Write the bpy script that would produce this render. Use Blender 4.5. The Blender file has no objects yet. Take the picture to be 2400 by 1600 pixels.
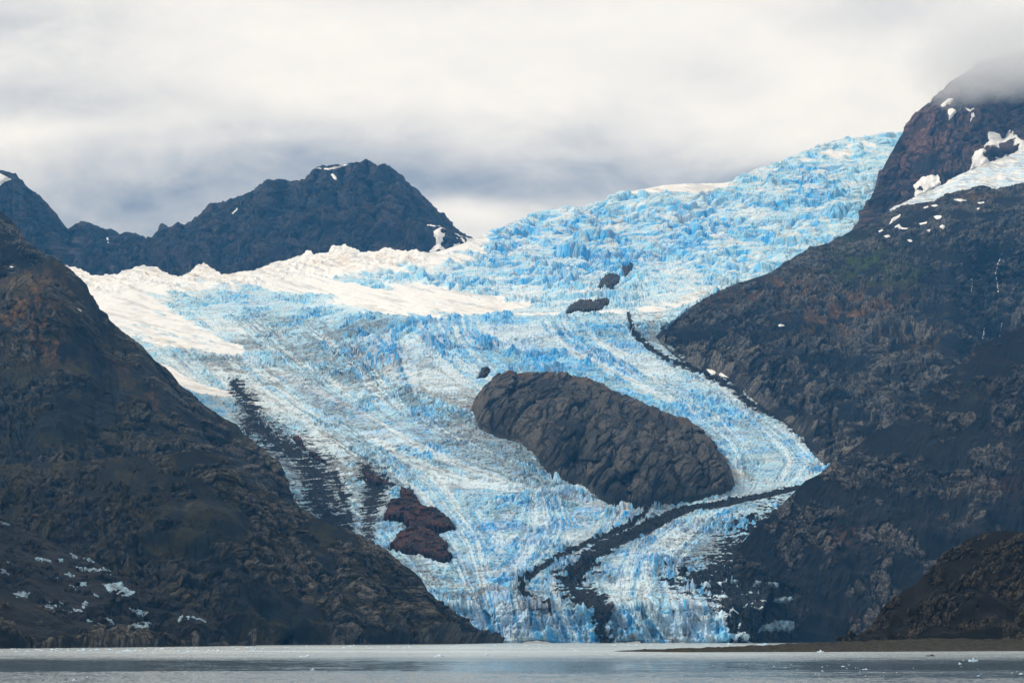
import bpy, math, random
import numpy as np

SC = bpy.context.scene
COL = SC.collection
f32 = np.float32

# ------------------------------------------------------------------ camera, sky, sun, exposure
F = 4667.0          # focal length in 2400-pixel units
HZ = 1490.0         # eye level
CAMH = 12.0
cam = bpy.data.cameras.new('camera')
camo = bpy.data.objects.new('camera', cam)
COL.objects.link(camo)
cam.sensor_width = 36.0
cam.lens = 36.0 * F / 2400.0
cam.shift_y = (HZ - 800.0) / 2400.0
cam.clip_start = 1.0
cam.clip_end = 120000.0
camo.location = (0, 0, CAMH)
camo.rotation_euler = (math.radians(90), 0, 0)
SC.camera = camo

SUN_EL, SUN_AZ = math.radians(38), math.radians(-104)     # azimuth from +Y, negative = left, behind the viewer
sun = bpy.data.lights.new('sun', 'SUN')
sun.energy = 1.5
sun.angle = math.radians(11)
sun.color = (1.0, 0.95, 0.87)
suno = bpy.data.objects.new('sun', sun)
COL.objects.link(suno)
suno.rotation_euler = (math.radians(90) - SUN_EL, 0, math.pi - SUN_AZ)

SC.view_settings.view_transform = 'Standard'
SC.view_settings.look = 'None'
SC.view_settings.exposure = 0.5
SC.view_settings.gamma = 1.0
SC.view_settings.use_curve_mapping = False
SC.render.engine = 'CYCLES'
SC.cycles.max_bounces = 14
SC.cycles.diffuse_bounces = 3
SC.cycles.glossy_bounces = 2
SC.cycles.volume_bounces = 12
SC.cycles.volume_step_rate = 1.0
SC.cycles.use_denoising = True
try:
    SC.cycles.denoising_input_passes = 'RGB_ALBEDO_NORMAL'
except Exception:
    pass


# ---- a small wrapper so that node graphs read as arithmetic
class V:
    def __init__(s, g, sock): s.g, s.s = g, sock
    def _m(s, op, *a):
        n = s.g.nt.nodes.new('ShaderNodeMath'); n.operation = op
        for i, q in enumerate((s,) + a):
            if isinstance(q, V): s.g.nt.links.new(q.s, n.inputs[i])
            else: n.inputs[i].default_value = q
        return V(s.g, n.outputs[0])
    def __add__(s, o): return s._m('ADD', o)
    __radd__ = __add__
    def __mul__(s, o): return s._m('MULTIPLY', o)
    __rmul__ = __mul__
    def __sub__(s, o): return s._m('SUBTRACT', o)
    def __rsub__(s, o): return s._m('MULTIPLY_ADD', -1.0, o)
    def __truediv__(s, o): return s._m('DIVIDE', o)
    def max(s, o): return s._m('MAXIMUM', o)
    def min(s, o): return s._m('MINIMUM', o)
    def exp(s): return s._m('EXPONENT')
    def abs(s): return s._m('ABSOLUTE')
    def pow(s, o): return s._m('POWER', o)
    def clamp(s): return s.max(0.0).min(1.0)
    def ss(s, a, b):
        n = s.g.nt.nodes.new('ShaderNodeMapRange'); n.interpolation_type = 'SMOOTHSTEP'
        s.g.nt.links.new(s.s, n.inputs[0]); n.inputs[1].default_value = a; n.inputs[2].default_value = b
        return V(s.g, n.outputs[0])


class G:
    def __init__(s, nt): s.nt = nt
    def node(s, t, **kw):
        n = s.nt.nodes.new(t)
        for k, v in kw.items(): setattr(n, k, v)
        return n
    def link(s, a, b): s.nt.links.new(a.s if isinstance(a, V) else a, b)
    def sep(s, sock):
        n = s.node('ShaderNodeSeparateXYZ'); s.link(sock, n.inputs[0])
        return [V(s, o) for o in n.outputs]
    def comb(s, x, y, z):
        n = s.node('ShaderNodeCombineXYZ')
        for i, q in enumerate((x, y, z)):
            if isinstance(q, V): s.link(q, n.inputs[i])
            else: n.inputs[i].default_value = q
        return n.outputs[0]
    def noise(s, vec, scale, detail=4, rough=0.55, dist=0.0, ridged=False):
        n = s.node('ShaderNodeTexNoise')
        if ridged:
            n.noise_type = 'RIDGED_MULTIFRACTAL'
        s.link(vec, n.inputs['Vector'])
        n.inputs['Scale'].default_value = scale; n.inputs['Detail'].default_value = detail
        n.inputs['Roughness'].default_value = rough; n.inputs['Distortion'].default_value = dist
        return V(s, n.outputs[0])
    def mix(s, a, b, f):
        n = s.node('ShaderNodeMix', data_type='RGBA')
        for k, q in ((6, a), (7, b)):
            if isinstance(q, tuple): n.inputs[k].default_value = q + (1.0,)
            else: s.link(q, n.inputs[k])
        if isinstance(f, V): s.link(f, n.inputs[0])
        else: n.inputs[0].default_value = f
        return n.outputs[2]
    def scale_vec(s, sock, sc):
        n = s.node('ShaderNodeVectorMath', operation='MULTIPLY'); s.link(sock, n.inputs[0]); n.inputs[1].default_value = sc
        return n.outputs[0]


world = bpy.data.worlds.new('World')
SC.world = world
world.use_nodes = True
wt = world.node_tree
wt.nodes.clear()
g = G(wt)
sky = g.node('ShaderNodeTexSky', sky_type='NISHITA', sun_disc=False)
sky.sun_elevation = SUN_EL
sky.sun_rotation = SUN_AZ
tc = g.node('ShaderNodeTexCoord')
dx, dy, dz = g.sep(tc.outputs['Generated'])
dyc = dy.max(0.05)
# directions as slopes (azimuth, elevation), in degrees-like units of 1/46.67
ax = dx / dyc * 46.67
el = dz / dyc * 46.67
nv = g.comb(ax * 0.55, el, 0.0)
w1 = g.noise(nv, 0.22, 5, 0.55) - 0.5
w2 = g.noise(g.comb(ax * 0.6 + 37.0, el + 11.0, 3.0), 0.2, 5, 0.55) - 0.5
wx = ax + w1 * 3.4
wy = el + w2 * 1.7


def cloudblob(px, py, rx, ry, amp):
    a = (wx - (px - 1200) / 100.0) / (rx / 100.0)
    b = (wy - (HZ - py) / 100.0) / (ry / 100.0)
    return (a * a + b * b).pow(1.0)._m('MULTIPLY', -1.0).exp() * amp


gray = cloudblob(-150, 80, 430, 150, 0.36) + cloudblob(40, 520, 1000, 185, 0.62) + cloudblob(800, 470, 420, 120, 0.18)
gray = gray + cloudblob(1250, 430, 480, 105, 0.44) + cloudblob(1430, 320, 180, 70, 0.20) + cloudblob(1600, 430, 220, 40, 0.26) + cloudblob(1760, 400, 130, 44, 0.42)
gray = gray + cloudblob(2150, 20, 330, 70, 0.16) + cloudblob(900, 10, 300, 40, 0.08) + cloudblob(600, 300, 460, 50, 0.08)
gray = gray + cloudblob(60, 215, 420, 40, 0.14) + cloudblob(1640, 200, 160, 60, 0.06) + cloudblob(2330, 150, 160, 60, 0.10)
gray = gray - cloudblob(1075, 510, 170, 40, 0.50) - cloudblob(100, 285, 380, 30, 0.16) - cloudblob(520, 330, 260, 24, 0.10) - cloudblob(1330, 355, 110, 20, 0.16) - cloudblob(350, 510, 160, 40, 0.08)
fb = g.noise(g.comb(ax * 0.55, el * 1.0, 7.0), 0.30, 7, 0.6, 0.5) - 0.5
fb2 = g.noise(g.comb(ax * 0.4 + 9.0, el, 2.0), 0.14, 5, 0.55) - 0.5
fb3 = g.noise(g.comb(ax * 0.6 + 4.0, el * 1.2, 12.0), 0.85, 6, 0.6, 0.4) - 0.5
mid = (gray.max(0.0) * (1.0 - gray).max(0.0) * 3.2).min(1.0)
gray = gray + fb * (mid * 0.75 + 0.26) + fb2 * 0.22 + fb3 * (mid * 0.6 + 0.16)
up = (el - 16.0).max(0.0).min(30.0) * 0.006
back_dim = (0.15 - dy).ss(0.0, 0.7) * 0.30
lum = (0.955 - gray - up - back_dim).max(0.16).min(1.03)
cc = g.mix((0.105, 0.168, 0.295), (1.01, 1.0, 0.965), lum)
skb = g.node('ShaderNodeVectorMath', operation='SCALE')
g.link(sky.outputs[0], skb.inputs[0]); skb.inputs[3].default_value = 0.1
fin = g.mix(skb.outputs[0], cc, 0.97)
bg = g.node('ShaderNodeBackground')
g.link(fin, bg.inputs[0]); bg.inputs[1].default_value = 0.71
wo = g.node('ShaderNodeOutputWorld')
g.link(bg.outputs[0], wo.inputs[0])

# ------------------------------------------------------------------ numeric noise
rng = np.random.default_rng(11)
PERM = rng.permutation(256).astype(np.int32)
GR3 = rng.normal(size=(256, 3)).astype(f32); GR3 /= np.linalg.norm(GR3, axis=1)[:, None]
ANG = (rng.random(256) * 2 * math.pi).astype(f32)
GR2 = np.stack([np.cos(ANG), np.sin(ANG)], 1)
RND = rng.random(256).astype(f32)
RND2 = rng.random(256).astype(f32)


def fade(t): return t * t * t * (t * (t * 6 - 15) + 10)


def p2(x, y, seed=0):
    x = np.asarray(x, f32); y = np.asarray(y, f32)
    xf = np.floor(x); yf = np.floor(y)
    xi = xf.astype(np.int32) + seed * 57; yi = yf.astype(np.int32) + seed * 131
    fx = x - xf; fy = y - yf; u = fade(fx); v = fade(fy)
    def c(i, j):
        gr = GR2[PERM[(PERM[(xi + i) & 255] + yi + j) & 255]]
        return gr[..., 0] * (fx - i) + gr[..., 1] * (fy - j)
    a = c(0, 0); b = c(1, 0); d = c(0, 1); e = c(1, 1)
    a = a + (b - a) * u; d = d + (e - d) * u
    return (a + (d - a) * v) * 1.5


def p3(x, y, z, seed=0):
    x = np.asarray(x, f32); y = np.asarray(y, f32); z = np.asarray(z, f32)
    xf = np.floor(x); yf = np.floor(y); zf = np.floor(z)
    xi = xf.astype(np.int32) + seed * 57; yi = yf.astype(np.int32) + seed * 131; zi = zf.astype(np.int32) + seed * 29
    fx = x - xf; fy = y - yf; fz = z - zf
    u = fade(fx); v = fade(fy); w = fade(fz)
    def c(i, j, k):
        gr = GR3[PERM[(PERM[(PERM[(xi + i) & 255] + yi + j) & 255] + zi + k) & 255]]
        return gr[..., 0] * (fx - i) + gr[..., 1] * (fy - j) + gr[..., 2] * (fz - k)
    def pl(k):
        a = c(0, 0, k); a = a + (c(1, 0, k) - a) * u
        b = c(0, 1, k); b = b + (c(1, 1, k) - b) * u
        return a + (b - a) * v
    a = pl(0)
    return (a + (pl(1) - a) * w) * 1.5


def fbm3(x, y, z, n=4, seed=0, ga=0.5):
    s = 0; a = 1.0; k = 1.0
    for i in range(n):
        s = s + a * p3(x * k, y * k, z * k, seed + i); a *= ga; k *= 2.03
    return s


def rid3(x, y, z, n=4, seed=0, ga=0.5):
    s = 0; a = 1.0; k = 1.0; t = 0
    for i in range(n):
        s = s + a * (1 - 2 * np.abs(p3(x * k, y * k, z * k, seed + i))); t += a; a *= ga; k *= 2.07
    return s / t


def fbm2(x, y, n=4, seed=0, ga=0.5):
    s = 0; a = 1.0; k = 1.0
    for i in range(n):
        s = s + a * p2(x * k, y * k, seed + i); a *= ga; k *= 2.03
    return s


def rid2(x, y, n=3, seed=0, ga=0.5):
    s = 0; a = 1.0; k = 1.0; t = 0
    for i in range(n):
        s = s + a * (1 - 2 * np.abs(p2(x * k, y * k, seed + i))); t += a; a *= ga; k *= 2.07
    return s / t


def worley(x, y, seed=0):
    xf = np.floor(x).astype(np.int32); yf = np.floor(y).astype(np.int32)
    f1 = np.full(x.shape, 9.0, f32); f2 = np.full(x.shape, 9.0, f32); cid = np.zeros(x.shape, np.int32)
    for i in (-1, 0, 1):
        for j in (-1, 0, 1):
            h = PERM[(PERM[(xf + i + seed * 17) & 255] + yf + j + seed * 41) & 255]
            d = np.hypot(xf + i + 0.1 + 0.8 * RND[h] - x, yf + j + 0.1 + 0.8 * RND2[h] - y).astype(f32)
            n = d < f1
            f2 = np.where(n, f1, np.minimum(f2, d)); cid = np.where(n, h, cid); f1 = np.where(n, d, f1)
    return f1, f2, RND[(cid * 7 + 13) & 255]


def facets(x, y, seed=0, tilt=1.0):
    """chipped stone: every cell a tilted plane; returns height, edge mask, tone"""
    xf = np.floor(x).astype(np.int32); yf = np.floor(y).astype(np.int32)
    f1 = np.full(x.shape, 9.0, f32); f2 = np.full(x.shape, 9.0, f32); cid = np.zeros(x.shape, np.int32)
    ox = np.zeros(x.shape, f32); oy = np.zeros(x.shape, f32)
    for i in (-1, 0, 1):
        for j in (-1, 0, 1):
            h = PERM[(PERM[(xf + i + seed * 17) & 255] + yf + j + seed * 41) & 255]
            ddx = (x - (xf + i + 0.1 + 0.8 * RND[h])).astype(f32); ddy = (y - (yf + j + 0.1 + 0.8 * RND2[h])).astype(f32)
            d = np.abs(ddx) * 0.6 + np.abs(ddy) * 0.6 + 0.5 * np.hypot(ddx, ddy)
            n = d < f1
            f2 = np.where(n, f1, np.minimum(f2, d)); cid = np.where(n, h, cid); f1 = np.where(n, d, f1)
            ox = np.where(n, ddx, ox); oy = np.where(n, ddy, oy)
    g_ = GR2[(cid * 5 + 3) & 255]
    c = RND[(cid * 7 + 13) & 255]
    return (c - 0.5) + tilt * (g_[..., 0] * ox + g_[..., 1] * oy), f2 - f1, c


def ss(x, a, b):
    t = np.clip((x - a) / (b - a), 0, 1)
    return t * t * (3 - 2 * t)


def lerp(a, b, t): return a + (b - a) * t


def curve(pts):
    p = np.array(pts, float)
    return lambda x: np.interp(x, p[:, 0], p[:, 1])


def unproj(px, py, Y):
    return np.stack([(px - 1200.0) / F * Y, Y, CAMH + (HZ - py) / F * Y], -1)


def blob(px, py, cx, cy, rx, ry, ang=0.0):
    c, s = math.cos(math.radians(ang)), math.sin(math.radians(ang))
    u = ((px - cx) * c + (py - cy) * s) / rx; v = (-(px - cx) * s + (py - cy) * c) / ry
    return np.exp(-(u * u + v * v)).astype(f32)


def stroke(px, py, pts):
    """pts: (x, y, width); distance to the line divided by the local half width"""
    out = np.full(px.shape, 9999.0, f32)
    for (x0, y0, w0), (x1, y1, w1) in zip(pts[:-1], pts[1:]):
        ex, ey = x1 - x0, y1 - y0
        t = np.clip(((px - x0) * ex + (py - y0) * ey) / (ex * ex + ey * ey + 1e-6), 0, 1)
        d = np.hypot(px - x0 - t * ex, py - y0 - t * ey) / (w0 + (w1 - w0) * t)
        out = np.minimum(out, d)
    return out


def poly_sd(px, py, pts):
    """signed distance to a closed outline, positive inside"""
    d = np.full(px.shape, 1e9); ins = np.zeros(px.shape, bool)
    n = len(pts)
    for i in range(n):
        x0, y0 = pts[i]; x1, y1 = pts[(i + 1) % n]
        ex, ey = x1 - x0, y1 - y0
        t = np.clip(((px - x0) * ex + (py - y0) * ey) / (ex * ex + ey * ey + 1e-9), 0, 1)
        d = np.minimum(d, np.hypot(px - x0 - t * ex, py - y0 - t * ey))
        c = (y0 > py) != (y1 > py)
        ins ^= c & (px < (x1 - x0) * (py - y0) / (y1 - y0 + 1e-12) + x0)
    return np.where(ins, d, -d)


# ------------------------------------------------------------------ mesh helpers
def tag(o, label=None, cat=None, group=None, kind=None):
    if label: o['label'] = label
    if cat: o['category'] = cat
    if group: o['group'] = group
    if kind: o['kind'] = kind
    return o


def empty(name, loc):
    o = bpy.data.objects.new(name, None); COL.objects.link(o); o.location = loc
    return o


def mesh_obj(name, verts, quads, mat, parent=None, attr=None, smooth=False):
    used = np.zeros(len(verts), bool); used[quads.ravel()] = True
    idx = np.cumsum(used) - 1
    v = np.asarray(verts[used], f32); q = idx[quads].astype(np.int32)
    org = np.array([v[:, 0].mean(), v[:, 1].mean(), v[:, 2].min()], f32)
    if parent is not None:
        base = np.array(parent.location, f32)
        if parent.parent is not None: base = base + np.array(parent.parent.location, f32)
    else:
        base = np.zeros(3, f32)
    me = bpy.data.meshes.new(name)
    k = q.shape[1]
    me.vertices.add(len(v)); me.vertices.foreach_set('co', (v - org).ravel())
    me.loops.add(q.size); me.loops.foreach_set('vertex_index', q.ravel())
    me.polygons.add(len(q)); me.polygons.foreach_set('loop_start', np.arange(0, q.size, k, dtype=np.int32))
    try:
        me.polygons.foreach_set('loop_total', np.full(len(q), k, np.int32))
    except Exception:
        pass
    me.update(calc_edges=True)
    if smooth: me.polygons.foreach_set('use_smooth', np.ones(len(q), bool))
    else: me.polygons.foreach_set('use_smooth', np.zeros(len(q), bool))
    for an, arr in (attr or {}).items():
        a = me.attributes.new(an, 'FLOAT_COLOR', 'POINT')
        a.data.foreach_set('color', np.asarray(arr[used], f32).ravel())
    me.validate()
    me.materials.append(mat)
    o = bpy.data.objects.new(name, me); COL.objects.link(o)
    o.location = tuple(float(t) for t in (org - base))
    if parent is not None: o.parent = parent
    return o


def grid_quads(nr, nc):
    i = np.arange(nr * nc, dtype=np.int32).reshape(nr, nc)
    return np.stack([i[:-1, :-1], i[:-1, 1:], i[1:, 1:], i[1:, :-1]], -1)     # (nr-1, nc-1, 4)


def normals(P):
    a = np.gradient(P, axis=1); b = np.gradient(P, axis=0)
    n = np.cross(a, b)
    n /= np.linalg.norm(n, axis=-1, keepdims=True) + 1e-9
    flip = np.sign(n[..., 2:3] - n[..., 1:2]); flip[flip == 0] = 1
    return n * flip


# a record of how far the ground is along each sight line, used to lay snow and rock on the slopes they belong to
ZW, ZH = 1350, 830
ZB = {}


def zput(key, P):
    zb = ZB.setdefault(key, np.full((ZH, ZW), 1e9, f32))
    p = P.reshape(-1, 3)
    ok = p[:, 1] > 50
    p = p[ok]
    ix = ((p[:, 0] / p[:, 1] * F + 1200 + 150) / 2).astype(int); iy = ((HZ - (p[:, 2] - CAMH) / p[:, 1] * F) / 2).astype(int)
    ok = (ix >= 0) & (ix < ZW) & (iy >= 0) & (iy < ZH)
    np.minimum.at(zb, (iy[ok], ix[ok]), p[ok, 1])


def zget(keys, px, py, smooth=2):
    zb = np.full((ZH, ZW), 1e9, f32)
    for k in keys: zb = np.minimum(zb, ZB[k])
    x0 = max(int((px.min() + 150) / 2) - 30, 0); x1 = min(int((px.max() + 150) / 2) + 30, ZW)
    y0 = max(int(py.min() / 2) - 30, 0); y1 = min(int(py.max() / 2) + 30, ZH)
    z = zb[y0:y1, x0:x1].copy()
    for _ in range(60):
        bad = z > 1e8
        if not bad.any(): break
        zp = np.pad(z, 1, mode='edge'); acc = np.zeros_like(z); cnt = np.zeros_like(z)
        for i in (0, 1, 2):
            for j in (0, 1, 2):
                q = zp[i:i + z.shape[0], j:j + z.shape[1]]; m = q < 1e8
                acc += np.where(m, q, 0); cnt += m
        z = np.where(bad & (cnt > 0), acc / np.maximum(cnt, 1), z)
    for _ in range(smooth):
        zp = np.pad(z, 1, mode='edge')
        z = sum(zp[i:i + z.shape[0], j:j + z.shape[1]] for i in (0, 1, 2) for j in (0, 1, 2)) / 9
    fx = np.clip((px + 150) / 2 - x0 - .5, 0, z.shape[1] - 1.01); fy = np.clip(py / 2 - y0 - .5, 0, z.shape[0] - 1.01)
    ix = fx.astype(int); iy = fy.astype(int); fx = fx - ix; fy = fy - iy
    return (z[iy, ix] * (1 - fx) + z[iy, ix + 1] * fx) * (1 - fy) + (z[iy + 1, ix] * (1 - fx) + z[iy + 1, ix + 1] * fx) * fy


# ------------------------------------------------------------------ materials
def new_mat(name):
    m = bpy.data.materials.new(name); m.use_nodes = True
    m.node_tree.nodes.clear()
    gg = G(m.node_tree)
    out = gg.node('ShaderNodeOutputMaterial'); b = gg.node('ShaderNodeBsdfPrincipled')
    gg.link(b.outputs[0], out.inputs[0])
    return m, gg, b


def attr4(gg, name):
    a = gg.node('ShaderNodeAttribute', attribute_name=name)
    n = gg.node('ShaderNodeSeparateColor'); gg.link(a.outputs['Color'], n.inputs[0])
    return V(gg, n.outputs[0]), V(gg, n.outputs[1]), V(gg, n.outputs[2]), V(gg, a.outputs['Alpha'])


def rock_mat(name, scree, crag, light, rust=(0.16, 0.075, 0.028), moss=(0.045, 0.05, 0.018), fine=6.0, skew=(1, 1, 1)):
    """attribute rock: R crag, G rust, B moss, A pale stone"""
    m, gg, b = new_mat(name)
    ge = gg.node('ShaderNodeNewGeometry')
    pos = gg.scale_vec(ge.outputs['Position'], skew)
    c, r, mo, li = attr4(gg, 'rock')
    n1 = gg.noise(pos, 1 / fine, 6, 0.7)
    n2 = gg.noise(pos, 1 / (fine * 7), 5, 0.6)
    n3 = gg.noise(pos, 1 / (fine * 2.2), 5, 0.7, 0.6)
    n4 = gg.noise(gg.scale_vec(pos, (1, 1, 1.7)), 1 / (fine * 1.2), 6, 0.72, 1.0)
    n5 = gg.noise(gg.scale_vec(pos, (1.6, 1, 0.8)), 1 / (fine * 0.45), 4, 0.7)
    col = gg.mix(tuple(x * 0.72 for x in scree), tuple(x * 1.3 for x in scree), n2.ss(0.3, 0.7) * 0.75 + n5.ss(0.3, 0.7) * 0.25)
    cr = gg.mix(tuple(x * 0.62 for x in crag), tuple(x * 1.35 for x in crag), n1.ss(0.34, 0.66))
    col = gg.mix(col, cr, (c * 1.25 + (n3 - 0.5) * 0.3 * c).clamp())
    col = gg.mix(col, light, (c.ss(0.25, 0.8) * n4.ss(0.53, 0.65) * 0.65).clamp())
    col = gg.mix(col, rust, (r * (0.12 + n3.ss(0.40, 0.62) * 0.6 + n4.ss(0.45, 0.6) * 0.3)).clamp())
    col = gg.mix(col, moss, (mo * (0.2 + n3.ss(0.38, 0.6) * 0.8)).clamp())
    col = gg.mix(col, light, (li * n1.ss(0.42, 0.6)).clamp())
    gg.link(col, b.inputs['Base Color'])
    b.inputs['Roughness'].default_value = 0.92
    b.inputs['Specular IOR Level'].default_value = 0.22
    bp = gg.node('ShaderNodeBump'); bp.inputs['Strength'].default_value = 0.6; bp.inputs['Distance'].default_value = fine * 0.35
    gg.link(n1, bp.inputs['Height']); gg.link(bp.outputs[0], b.inputs['Normal'])
    return m


def ice_mat(name):
    """attribute ice: R blueness, G snow cover, B grey dirt, darkened crevasse lines and snow shading, A warm dust"""
    m, gg, b = new_mat(name)
    ge = gg.node('ShaderNodeNewGeometry')
    bl, sn, di, du = attr4(gg, 'ice')
    n1 = gg.noise(ge.outputs['Position'], 1 / 9.0, 5, 0.65)
    n2 = gg.noise(gg.scale_vec(ge.outputs['Position'], (1, 0.4, 2.0)), 1 / 14.0, 4, 0.65)
    col = gg.mix((0.38, 0.72, 0.89), (0.068, 0.475, 0.88), (bl + (n2 - 0.5) * 0.35 * bl.min(1.0)).clamp())
    col = gg.mix(col, (0.02, 0.27, 0.60), (bl - 1.0).clamp() * 0.8)
    col = gg.mix(col, (0.92, 0.905, 0.865), sn.clamp())
    col = gg.mix(col, (0.66, 0.53, 0.37), (du * (0.4 + n1.ss(0.35, 0.65) * 0.7)).clamp())
    col = gg.mix(col, (0.115, 0.118, 0.122), (di * (0.55 + n1.ss(0.35, 0.65) * 0.5)).clamp())
    n3 = gg.noise(ge.outputs['Position'], 1 / 5.0, 5, 0.7)
    col = gg.mix(col, gg.mix((0.007, 0.0095, 0.0115), (0.034, 0.036, 0.037), n3.ss(0.4, 0.75)), (di - 1.0).clamp())
    gg.link(col, b.inputs['Base Color'])
    b.inputs['Roughness'].default_value = 0.7
    b.inputs['Specular IOR Level'].default_value = 0.3
    return m


def snow_mat():
    m, gg, b = new_mat('old snow')
    ge = gg.node('ShaderNodeNewGeometry')
    n1 = gg.noise(gg.scale_vec(ge.outputs['Position'], (1, 1, 2.5)), 1 / 30.0, 5, 0.6)
    n2 = gg.noise(ge.outputs['Position'], 1 / 6.0, 4, 0.6)
    col = gg.mix((0.90, 0.895, 0.87), (0.70, 0.62, 0.5), n1.ss(0.54, 0.75) * 0.55)
    col = gg.mix(col, (0.6, 0.6, 0.6), n2.ss(0.6, 0.8) * 0.25)
    gg.link(col, b.inputs['Base Color']); b.inputs['Roughness'].default_value = 0.85
    b.inputs['Specular IOR Level'].default_value = 0.2
    return m


def debris_mat(name, a=(0.007, 0.0095, 0.0115), c=(0.062, 0.063, 0.064)):
    m, gg, b = new_mat(name)
    ge = gg.node('ShaderNodeNewGeometry')
    n1 = gg.noise(ge.outputs['Position'], 1 / 5.0, 5, 0.7)
    gg.link(gg.mix(a, c, n1.ss(0.46, 0.74)), b.inputs['Base Color'])
    b.inputs['Roughness'].default_value = 0.9; b.inputs['Specular IOR Level'].default_value = 0.2
    return m


MAT_ICE = ice_mat('glacier ice')
MAT_SNOW = snow_mat()
MAT_DEBRIS = debris_mat('black moraine rubble')
MAT_BACK = rock_mat('distant slate rock', (0.0036, 0.0062, 0.0115), (0.024, 0.0235, 0.028), (0.105, 0.08, 0.066), rust=(0.10, 0.055, 0.040), fine=15, skew=(1, 1, 0.4))
MAT_PEAK = rock_mat('brown cliff rock', (0.016, 0.0145, 0.017), (0.078, 0.056, 0.049), (0.22, 0.13, 0.09), rust=(0.20, 0.085, 0.05), fine=13, skew=(1, 1, 0.6))
MAT_RIGHT = rock_mat('grey mountain rock', (0.0064, 0.0092, 0.0124), (0.056, 0.055, 0.051), (0.19, 0.175, 0.15), rust=(0.22, 0.115, 0.036), moss=(0.042, 0.064, 0.006), fine=7)
MAT_FRONT = rock_mat('scree slope rock', (0.0076, 0.0092, 0.0104), (0.050, 0.0465, 0.041), (0.19, 0.17, 0.145), rust=(0.17, 0.078, 0.03), moss=(0.04, 0.038, 0.009), fine=5.5)
MAT_LEFT = rock_mat('dark mountain rock', (0.0066, 0.0090, 0.0098), (0.048, 0.0445, 0.035), (0.17, 0.148, 0.115), rust=(0.19, 0.100, 0.036), moss=(0.046, 0.038, 0.008), fine=6)
MAT_NUN = rock_mat('nunatak rock', (0.0100, 0.0125, 0.0145), (0.046, 0.0465, 0.044), (0.14, 0.12, 0.09), rust=(0.18, 0.090, 0.024), fine=7, skew=(1.4, 1, 0.7))
MAT_RED = rock_mat('rusty bedrock', (0.016, 0.0125, 0.012), (0.052, 0.032, 0.026), (0.11, 0.075, 0.055), rust=(0.12, 0.042, 0.020), fine=6)
MAT_KNOLL = rock_mat('brown knoll rock', (0.0062, 0.0052, 0.0035), (0.021, 0.0175, 0.0112), (0.12, 0.10, 0.07), rust=(0.045, 0.024, 0.009), moss=(0.012, 0.012, 0.004), fine=2.6, skew=(1, 1, 1.5))


# ------------------------------------------------------------------ the glacier bed: depth along the sight lines
T1 = curve(sorted([(1530, 3480), (1506, 3500), (1480, 3506), (1450, 3513), (1425, 3524), (1400, 3610), (1350, 3740), (1300, 3870), (1170, 4300), (1050, 4750), (900, 5350),
                   (800, 5750), (745, 5980), (725, 6250), (700, 6800), (660, 7550), (600, 8050), (560, 8350), (450, 9100), (310, 10300), (260, 10750)]))
T2 = curve(sorted([(1530, 3480), (1400, 3620), (1300, 3900), (1200, 4250), (1050, 4850), (900, 5600), (800, 6300), (700, 7200), (640, 7900), (560, 8600), (500, 9000), (300, 10400)]))
_tx = np.arange(250, 1540, 1.0)
_k = np.exp(-0.5 * (np.arange(-30, 31) / 12.0) ** 2); _k /= _k.sum()
_s = lambda T: np.convolve(np.pad(T(_tx), 30, mode='edge'), _k, 'valid')
T1s, T2s = _s(T1), _s(T2)


RC0 = curve([(1538, 784), (1560, 760), (1600, 734), (1653, 700), (1723, 667), (1793, 645), (1863, 602), (1968, 557), (2035, 520), (2109, 486), (2200, 460), (2700, 380)])
BC0 = curve([(1538, 786), (1554, 805), (1579, 826), (1600, 842), (1635, 860), (1705, 886), (1740, 912), (1796, 955), (1845, 990), (1873, 1018), (1898, 1052), (1940, 1092), (2000, 1120), (2700, 1130)])


def YG(px, py):
    a = np.interp(py, _tx, T1s); a = np.where(py > 1395, T1(py), a); b = np.interp(py, _tx, T2s)
    w = ss(px, 650, 1050)
    und = 26 * p2(px / 170.0, py / 120.0, 5) + 9 * p2(px / 60.0, py / 45.0, 6)
    hid = ss(BC0(px) - py, 4, 70) * ss(py - RC0(px), 0, 40) * ss(px, 1545, 1600)      # the ice passes behind the grey shoulder
    return b + (a - b) * w + und * ss(1500 - py, 0, 120) * 1.3 + 900 * hid


def cv(crop, pts):
    ox, oy, k = crop
    return [(ox + x * k, oy + y * k) for x, y in pts]


C2 = (800, 350, 0.3507); C3 = (1600, 150, 0.3507); C5 = (800, 700, 0.3507); CL = (500, 850, 0.287); CB = (800, 1100, 0.3401); CR = (1450, 680, 0.287); C0 = (0, 350, 0.3507); CW = (0, 1150, 0.3401); CE = (1600, 1100, 0.3401)


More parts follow.
